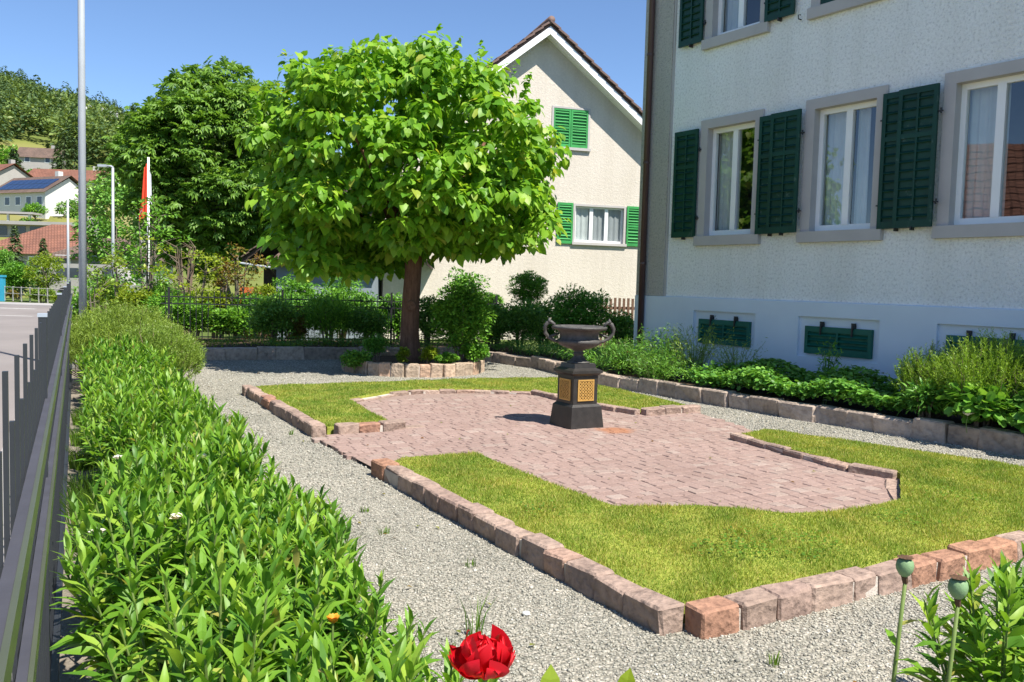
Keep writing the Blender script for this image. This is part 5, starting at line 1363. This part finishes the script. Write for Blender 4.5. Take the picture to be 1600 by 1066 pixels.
# ------------------------------------------------------------------ the bed along the fence
rosemary('wide olive-green rosemary hedge at the far end of the fence bed', fence_x(11.6)+.72, 11.5, 0, .62, 1.2, 1.13, 3200, 'rosemary', .2, 24, .045)
rosemary('rosemary bush bulging over the gravel at the end of the fence bed', fence_x(10.6)+1.08, 10.5, 0, .46, .75, .94, 2200, 'rosemary', .2, 24, .045)
rosemary('far rosemary bush behind the olive-green hedge', fence_x(13.6)+.65, 13.5, 0, .6, .8, 1.1, 420, 'rosemary_bright', .34)
def peony_mesh(seed, r=.27, h=.66, ns=23, lv=.138):
    global rng
    keep = rng; rng = np.random.default_rng(seed)
    P, D, N, S = [], [], [], []; st = MB()
    for i in range(ns):
        a = rng.uniform(0, 6.283); q = math.sqrt((i+.5)/ns); hh = h*(1-.22*q*q)*rng.uniform(.86, 1.08)
        base = np.array([r*.35*q*math.cos(a), r*.35*q*math.sin(a), 0]); tip = np.array([r*q*math.cos(a), r*q*math.sin(a), hh])
        mid = base*.6 + tip*.4 + np.array([0, 0, hh*.08])
        st.tube([tuple(base), tuple(mid), tuple(tip)], [.0055, .0045, .003], 5)
        ph = rng.uniform(0, 6.283); m = 23
        for k in range(m):
            u = .34 + .66*(k+.3)/m; p = (base*(1-u)**2 + 2*mid*u*(1-u) + tip*u*u) if False else base + (tip-base)*u
            b_ = ph + k*2.4; el = .15 + 1.15*max(0, (u-.45)/.55)**1.5 + rng.uniform(-.2, .2)
            d = np.array([math.cos(b_)*math.cos(el), math.sin(b_)*math.cos(el), math.sin(el)])
            P.append(p); D.append(d); N.append(np.array([-math.cos(b_)*math.sin(el), -math.sin(b_)*math.sin(el), math.cos(el)]) + rng.normal(size=3)*.25); S.append(lv*rng.uniform(.75, 1.2)*(1-.42*max(0, u-.6)/.4))
    rng = keep
    return np.array(P), np.array(D), np.array(N), np.array(S), st.mesh('stem', M['stem'])
PV = [peony_mesh(100+i) for i in range(6)]
pl_me = [fastmesh('foliage', *leaf_cloud(p[0], p[1], p[2], p[3], 'lance'), LF['peony']) for p in PV]
lv2, lf2 = leaf_template('lance'); lance = bpy.data.meshes.new('leaf'); lance.from_pydata(lv2.tolist(), [], lf2); lance.materials.append(LF['peony'])
# nearest clumps keep their uppermost leaves as single pieces
near_me = {}
for i, p in enumerate(PV):
    top = np.argsort(-p[0][:, 2] - .2*p[3]/.13)[:20]; restm = np.setdiff1d(np.arange(len(p[0])), top)
    near_me[i] = (top, fastmesh('foliage', *leaf_cloud(p[0][restm], p[1][restm], p[2][restm], p[3][restm], 'lance'), LF['peony']))
spots = []
y = 1.75
while y < 10.0:
    qs = (.38, .70, .98) if y > 2.6 else (.44, .70, .92)
    for qv in qs:
        yy = y + rng.uniform(-.1, .1); qq = qv + rng.uniform(-.06, .06)
        if qv < .5 and 3.6 < yy < 5.6: qq += .08
        if y > 6.6: qq += .06
        if qv > .9 and 4.3 < yy < 5.7: qq -= .12
        spots.append((qq - .51*yy - .08 + .0*yy, yy, rng.uniform(.78, 1.16)*(0.95 if yy < 2.4 else 1.0)*(1.0 if qv < .9 else .9)))
    y += .37
spots.sort(key=lambda s: s[1])
def peony(x, y, s, i, label, group=None, single=False):
    t = thing('peony_plant', label, 'plant', (x, y, 0), rng.uniform(0, 6.28), group); t.scale = (s, s, s)
    v = i % 6
    link('stem', PV[v][4], t)
    o = link('foliage', near_me[v][1] if single else pl_me[v], t); o['kind'] = 'stuff'
    if single:
        for j in near_me[v][0]: leaf_object(lance, t, PV[v][0][j], PV[v][1][j], PV[v][2][j], float(PV[v][3][j]))
for i, (x, y, s) in enumerate(spots):
    qv = x + .51*y + .08; rw = 0 if qv < .58 else (1 if qv < .86 else 2); sg = 0 if y < 2.9 else (1 if y < 5.2 else (2 if y < 7.6 else 3))
    side = ('on the fence side', 'in the middle', 'on the gravel side')[rw]
    place = ('at the near end of the peony row', 'of the peony row, beside the near lawn kerb', 'of the peony row, level with the paving', 'of the peony row, next to the rosemary hedge')[sg]
    peony(x, y, s, i, 'leafy green peony ' + side + ' ' + place, 'peonies ' + side + ' ' + place.replace('of the peony row, ', ''), i < 14)
for i, (x, y, s, lb) in enumerate(((1.52, 2.55, 1.02, 'leafy peony in the bottom right corner, nearest the poppy heads'), (1.86, 2.75, 1.05, 'leafy peony at the right edge in the bottom right corner'), (1.62, 2.22, .9, 'low leafy peony cut by the bottom edge at the right'))):
    peony(x, y, s, i+2, lb, None, i < 2)
# a tuft of long grass between peonies and fence, weeds in gravel
def tuft(label, x, y, r, h, n, name='grass_tuft', w=.0035, mat='tuft', z=0, cat='grass'):
    t = thing(name, label, cat, (x, y, z))
    a = rng.uniform(0, 6.283, n); q = r*np.sqrt(rng.uniform(0, 1, n)); hh = h*rng.uniform(.5, 1, n); la = a + rng.normal(size=n)*.8; l = hh*rng.uniform(.1, .6, n)
    B = np.stack([q*np.cos(a), q*np.sin(a), 0*a], 1); Mi = B + np.stack([np.cos(la)*l*.3, np.sin(la)*l*.3, hh*.6], 1); Tp = B + np.stack([np.cos(la)*l, np.sin(la)*l, hh], 1)
    px_ = np.stack([-np.sin(la+.9), np.cos(la+.9), 0*la], 1)*w
    V = np.stack([B-px_, B+px_, Mi+px_*.8, Mi-px_*.8, Tp], 1).reshape(-1, 3); o5 = (np.arange(n)*5)[:, None]
    foliage('blades', t, (V, [np.array([[4, 3, 2]]) + o5, np.array([[0, 1, 2, 3]]) + o5]), LF[mat])
    return t
tuft('feathery grass tuft between the fence and the near peonies', fence_x(4.7)+.30, 4.7, .22, .42, 900)
tuft('second feathery grass tuft closer along the fence', fence_x(3.95)+.30, 3.95, .16, .34, 500)
for k_, (yy_, q_) in enumerate(((5.6, .14), (6.5, .13), (7.4, .14), (8.4, .15))):
    tuft('low grass tuft at the foot of the fence, ' + ('nearest', 'second', 'third', 'farthest')[k_] + ' of four beside the farther peonies', fence_x(yy_)+q_, yy_, .10, .22, 220)
tuft('sparse dry grass at the bottom left beside the fence', fence_x(3.1)+.33, 3.1, .16, .24, 220)
for px, py, h, lb in ((530, 830, .16, 'thin grass wisp standing in the gravel by the peonies'), (735, 885, .05, 'small weed in the gravel below the left kerb'), (570, 800, .05, 'tiny weed in the middle of the gravel path'), (455, 680, .07, 'small weed in the gravel beside the far lawn corner'), (1205, 1040, .07, 'small weed in the gravel at the bottom edge'), (740, 1000, .22, 'grass wisp rising beside the red flower'), (600, 835, .05, 'flat weed in the gravel right of the grass wisp'), (1390, 735, .06, 'grass tuft at the corner of the paving')):
    g = ground_at(px, py, 0); tuft(lb, g.x, g.y, .03, h, 16, 'weed', .003, cat='weed')
for px, py, z, lb in ((152, 834, .56, 'white flower among the peonies nearest the fence'), (187, 718, .63, 'pale pink flower high among the farther peonies'), (316, 716, .60, 'white flower on the gravel side of the farther peonies'), (278, 812, .64, 'white flower in the middle of the peony row'), (382, 752, .42, 'faded white bloom at the gravel edge of the peonies')):
    g = ground_at(px, py, z); flower('flower', lb, (g.x, g.y, z), .034, 'white_petal', 7, layers=2)
g = ground_at(382, 720, .50)
flower('flower', 'orange flower head at the gravel edge of the peonies', (g.x, g.y, .50), .045, 'orange_petal', 12, layers=2, cup=.15)
for px, py, z, lb in ((520, 975, .6, 'fading peach bud among the near peonies'),):
    g = ground_at(px, py, z); flower('flower', lb, (g.x, g.y, z), .03, 'orange_petal', 7, layers=2, cup=1.4)
# red double flower at the bottom edge
p = at(757, 1056, 1.72)
rf = thing('red_flower', 'big ruffled red flower at the bottom edge of the picture', 'flower', (p.x, p.y, p.z))
def petal_mesh(seed, w, l):
    r = random.Random(seed); V, F = [], []; nu, nv = 17, 12; ph = r.uniform(0, 6)
    for j in range(nv):
        v = j/(nv-1)
        for i in range(nu):
            u = i/(nu-1)*2-1; wd = w*((.25 + .75*math.sin(v/.55*math.pi/2)) if v < .55 else math.sqrt(max(.02, 1-((v-.55)/.46)**2)))
            fr = v**2*(.008*math.sin(u*9+ph) + .006*math.sin(u*17+ph*2))
            V.append((u*wd*.5, l*v*(1-.06*u*u) + fr*.5, .35*l*v*v + .25*w*u*u*v + fr))
    for j in range(nv-1):
        for i in range(nu-1): F.append((j*nu+i, j*nu+i+1, (j+1)*nu+i+1, (j+1)*nu+i))
    m = fastmesh('petal', np.array(V), [np.array(F)], LF['red_petal'], True); return m
pm = [petal_mesh(i, .098, .064) for i in range(5)]
for l, (cnt, tilt, sc) in enumerate(((4, .02, 1.08), (4, .5, 1.02), (3, .95, .85))):
    for i in range(cnt):
        a = 2*math.pi*i/cnt + .35*l + random.uniform(-.15, .15)
        mx = Matrix.Rotation(a, 4, 'Z') @ Matrix.Translation((0, .004, .006*l)) @ Matrix.Rotation(tilt + random.uniform(-.2, .2), 4, 'X') @ Matrix.Scale(sc*random.uniform(.9, 1.1), 4)
        link('petal', pm[(i+l) % 5], rf, matrix=mx)
MB().tube([(0, 0, 0), (.02, .03, -.3), (.01, .05, -p.z)], [.005, .004, .005], 6).build('stem', M['stem'], rf)
# poppy seed heads at the bottom right
for px, py, Y, lb, sx in ((1414, 884, 1.62, 'left poppy seed head with a brown cap', 1.0), (1497, 917, 1.58, 'right, lower poppy seed head with a brown cap', 1.08)):
    p = at(px, py, Y); t = thing('poppy_seed_head', lb, 'seed head', (p.x, p.y, p.z)); r = .0165*sx
    MB().lathe([(.003, -r*1.35), (r*.55, -r*1.1), (r*.92, -r*.5), (r, 0), (r*.9, r*.55), (r*.6, r*.85), (0, r*.9)], 18).build('pod', M['pod'], t, smooth=True)
    b = MB(); n = 20; V = [(0, 0, r*1.12)]
    for k in range(n):
        a = 2*math.pi*k/n; rr = r*(1.0 if k % 2 else .84); V.append((rr*math.cos(a), rr*math.sin(a), r*(.98 + .06*(k % 2))))
    V.append((0, 0, r*.82)); b.add(V, [(0, 1+k, 1+(k+1) % n) for k in range(n)] + [(n+1, 1+(k+1) % n, 1+k) for k in range(n)]); b.build('cap', M['pod_cap'], t)
    MB().tube([(0, 0, -r*1.2), (.004, .003, -r*2.1)], [.0062, .005], 7).build('collar', M['pod_cap'], t)
    MB().tube([(.003, .002, -r*2), (-.004, .01, -.22), (-.012, .02, -p.z*.55), (-.01, .02, -p.z)], [.0036, .0042, .005, .006], 7).build('stem', M['stem'], t, smooth=True)
    for k in range(9):
        zz_ = -rng.uniform(.10, .45); a = rng.uniform(0, 6.283)
        leaf_object(lance, t, (-.005, .01, zz_), (math.cos(a), math.sin(a), .3), (0, 0, 1), rng.uniform(.05, .10))
# broad leaves poking up at the bottom edge
def stray(label, px, py, Y, s, tilt):
    p = at(px, py, Y); t = thing('leaf_shoot', label, 'plant', (p.x, p.y, 0))
    m = bpy.data.meshes.get('round_leaf')
    if m is None:
        V, F = leaf_template('heart'); m = bpy.data.meshes.new('round_leaf'); m.from_pydata(V.tolist(), [], F); m.materials.append(LF['lime'])
    leaf_object(m, t, (0, 0, p.z-s*.5), (.15, .1, 1), (tilt, -1, .1), s); leaf_object(m, t, (.01, .02, p.z-s*1.3), (-.7, .2, .7), (.2, -.4, 1), s)
    MB().tube([(0, 0, 0), (0, .01, p.z-s*.5)], [.004, .003], 5).build('stem', M['stem'], t)
stray('round leaf tip poking up at the bottom edge right of the red flower', 857, 1064, 1.9, .06, .3)
stray('pale leaf tip poking up at the bottom edge left of the near kerb corner', 978, 1064, 1.95, .05, -.4)
# bits of leaf litter lying about
def litter(n, poly, z, excl):
    p = np.array(poly); P = rng.uniform(p.min(0), p.max(0), (n*4, 2)); P = P[inside(P, poly)]
    for e in excl: P = P[~inside(P, e)]
    P = P[:n]; m = len(P); Q = np.stack([P[:, 0], P[:, 1], np.full(m, z)], 1)
    return leaf_cloud(Q, rdirs(m)*np.array([1, 1, .12]), rdirs(m)*.35 + np.array([0, 0, 1.]), rng.uniform(.012, .045, m), 'diamond')
o = foliage('leaf_litter', None, join_clouds([litter(150, FRAMEPOLY, .014, EX), litter(45, PAVE, .041, [])]), LF['maple']); tag(o, 'dry leaf bits scattered on the gravel and the paving', 'leaf litter')
# white stone in the gravel
g = ground_at(822, 962, 0); tag(link('pebble', stone_mesh('pebble', M['white'], .035, .028, .02, .004, .007), loc=(g.x, g.y, .002), rot=(0, 0, .7)), 'single white pebble lying on the gravel below the left kerb', 'pebble')
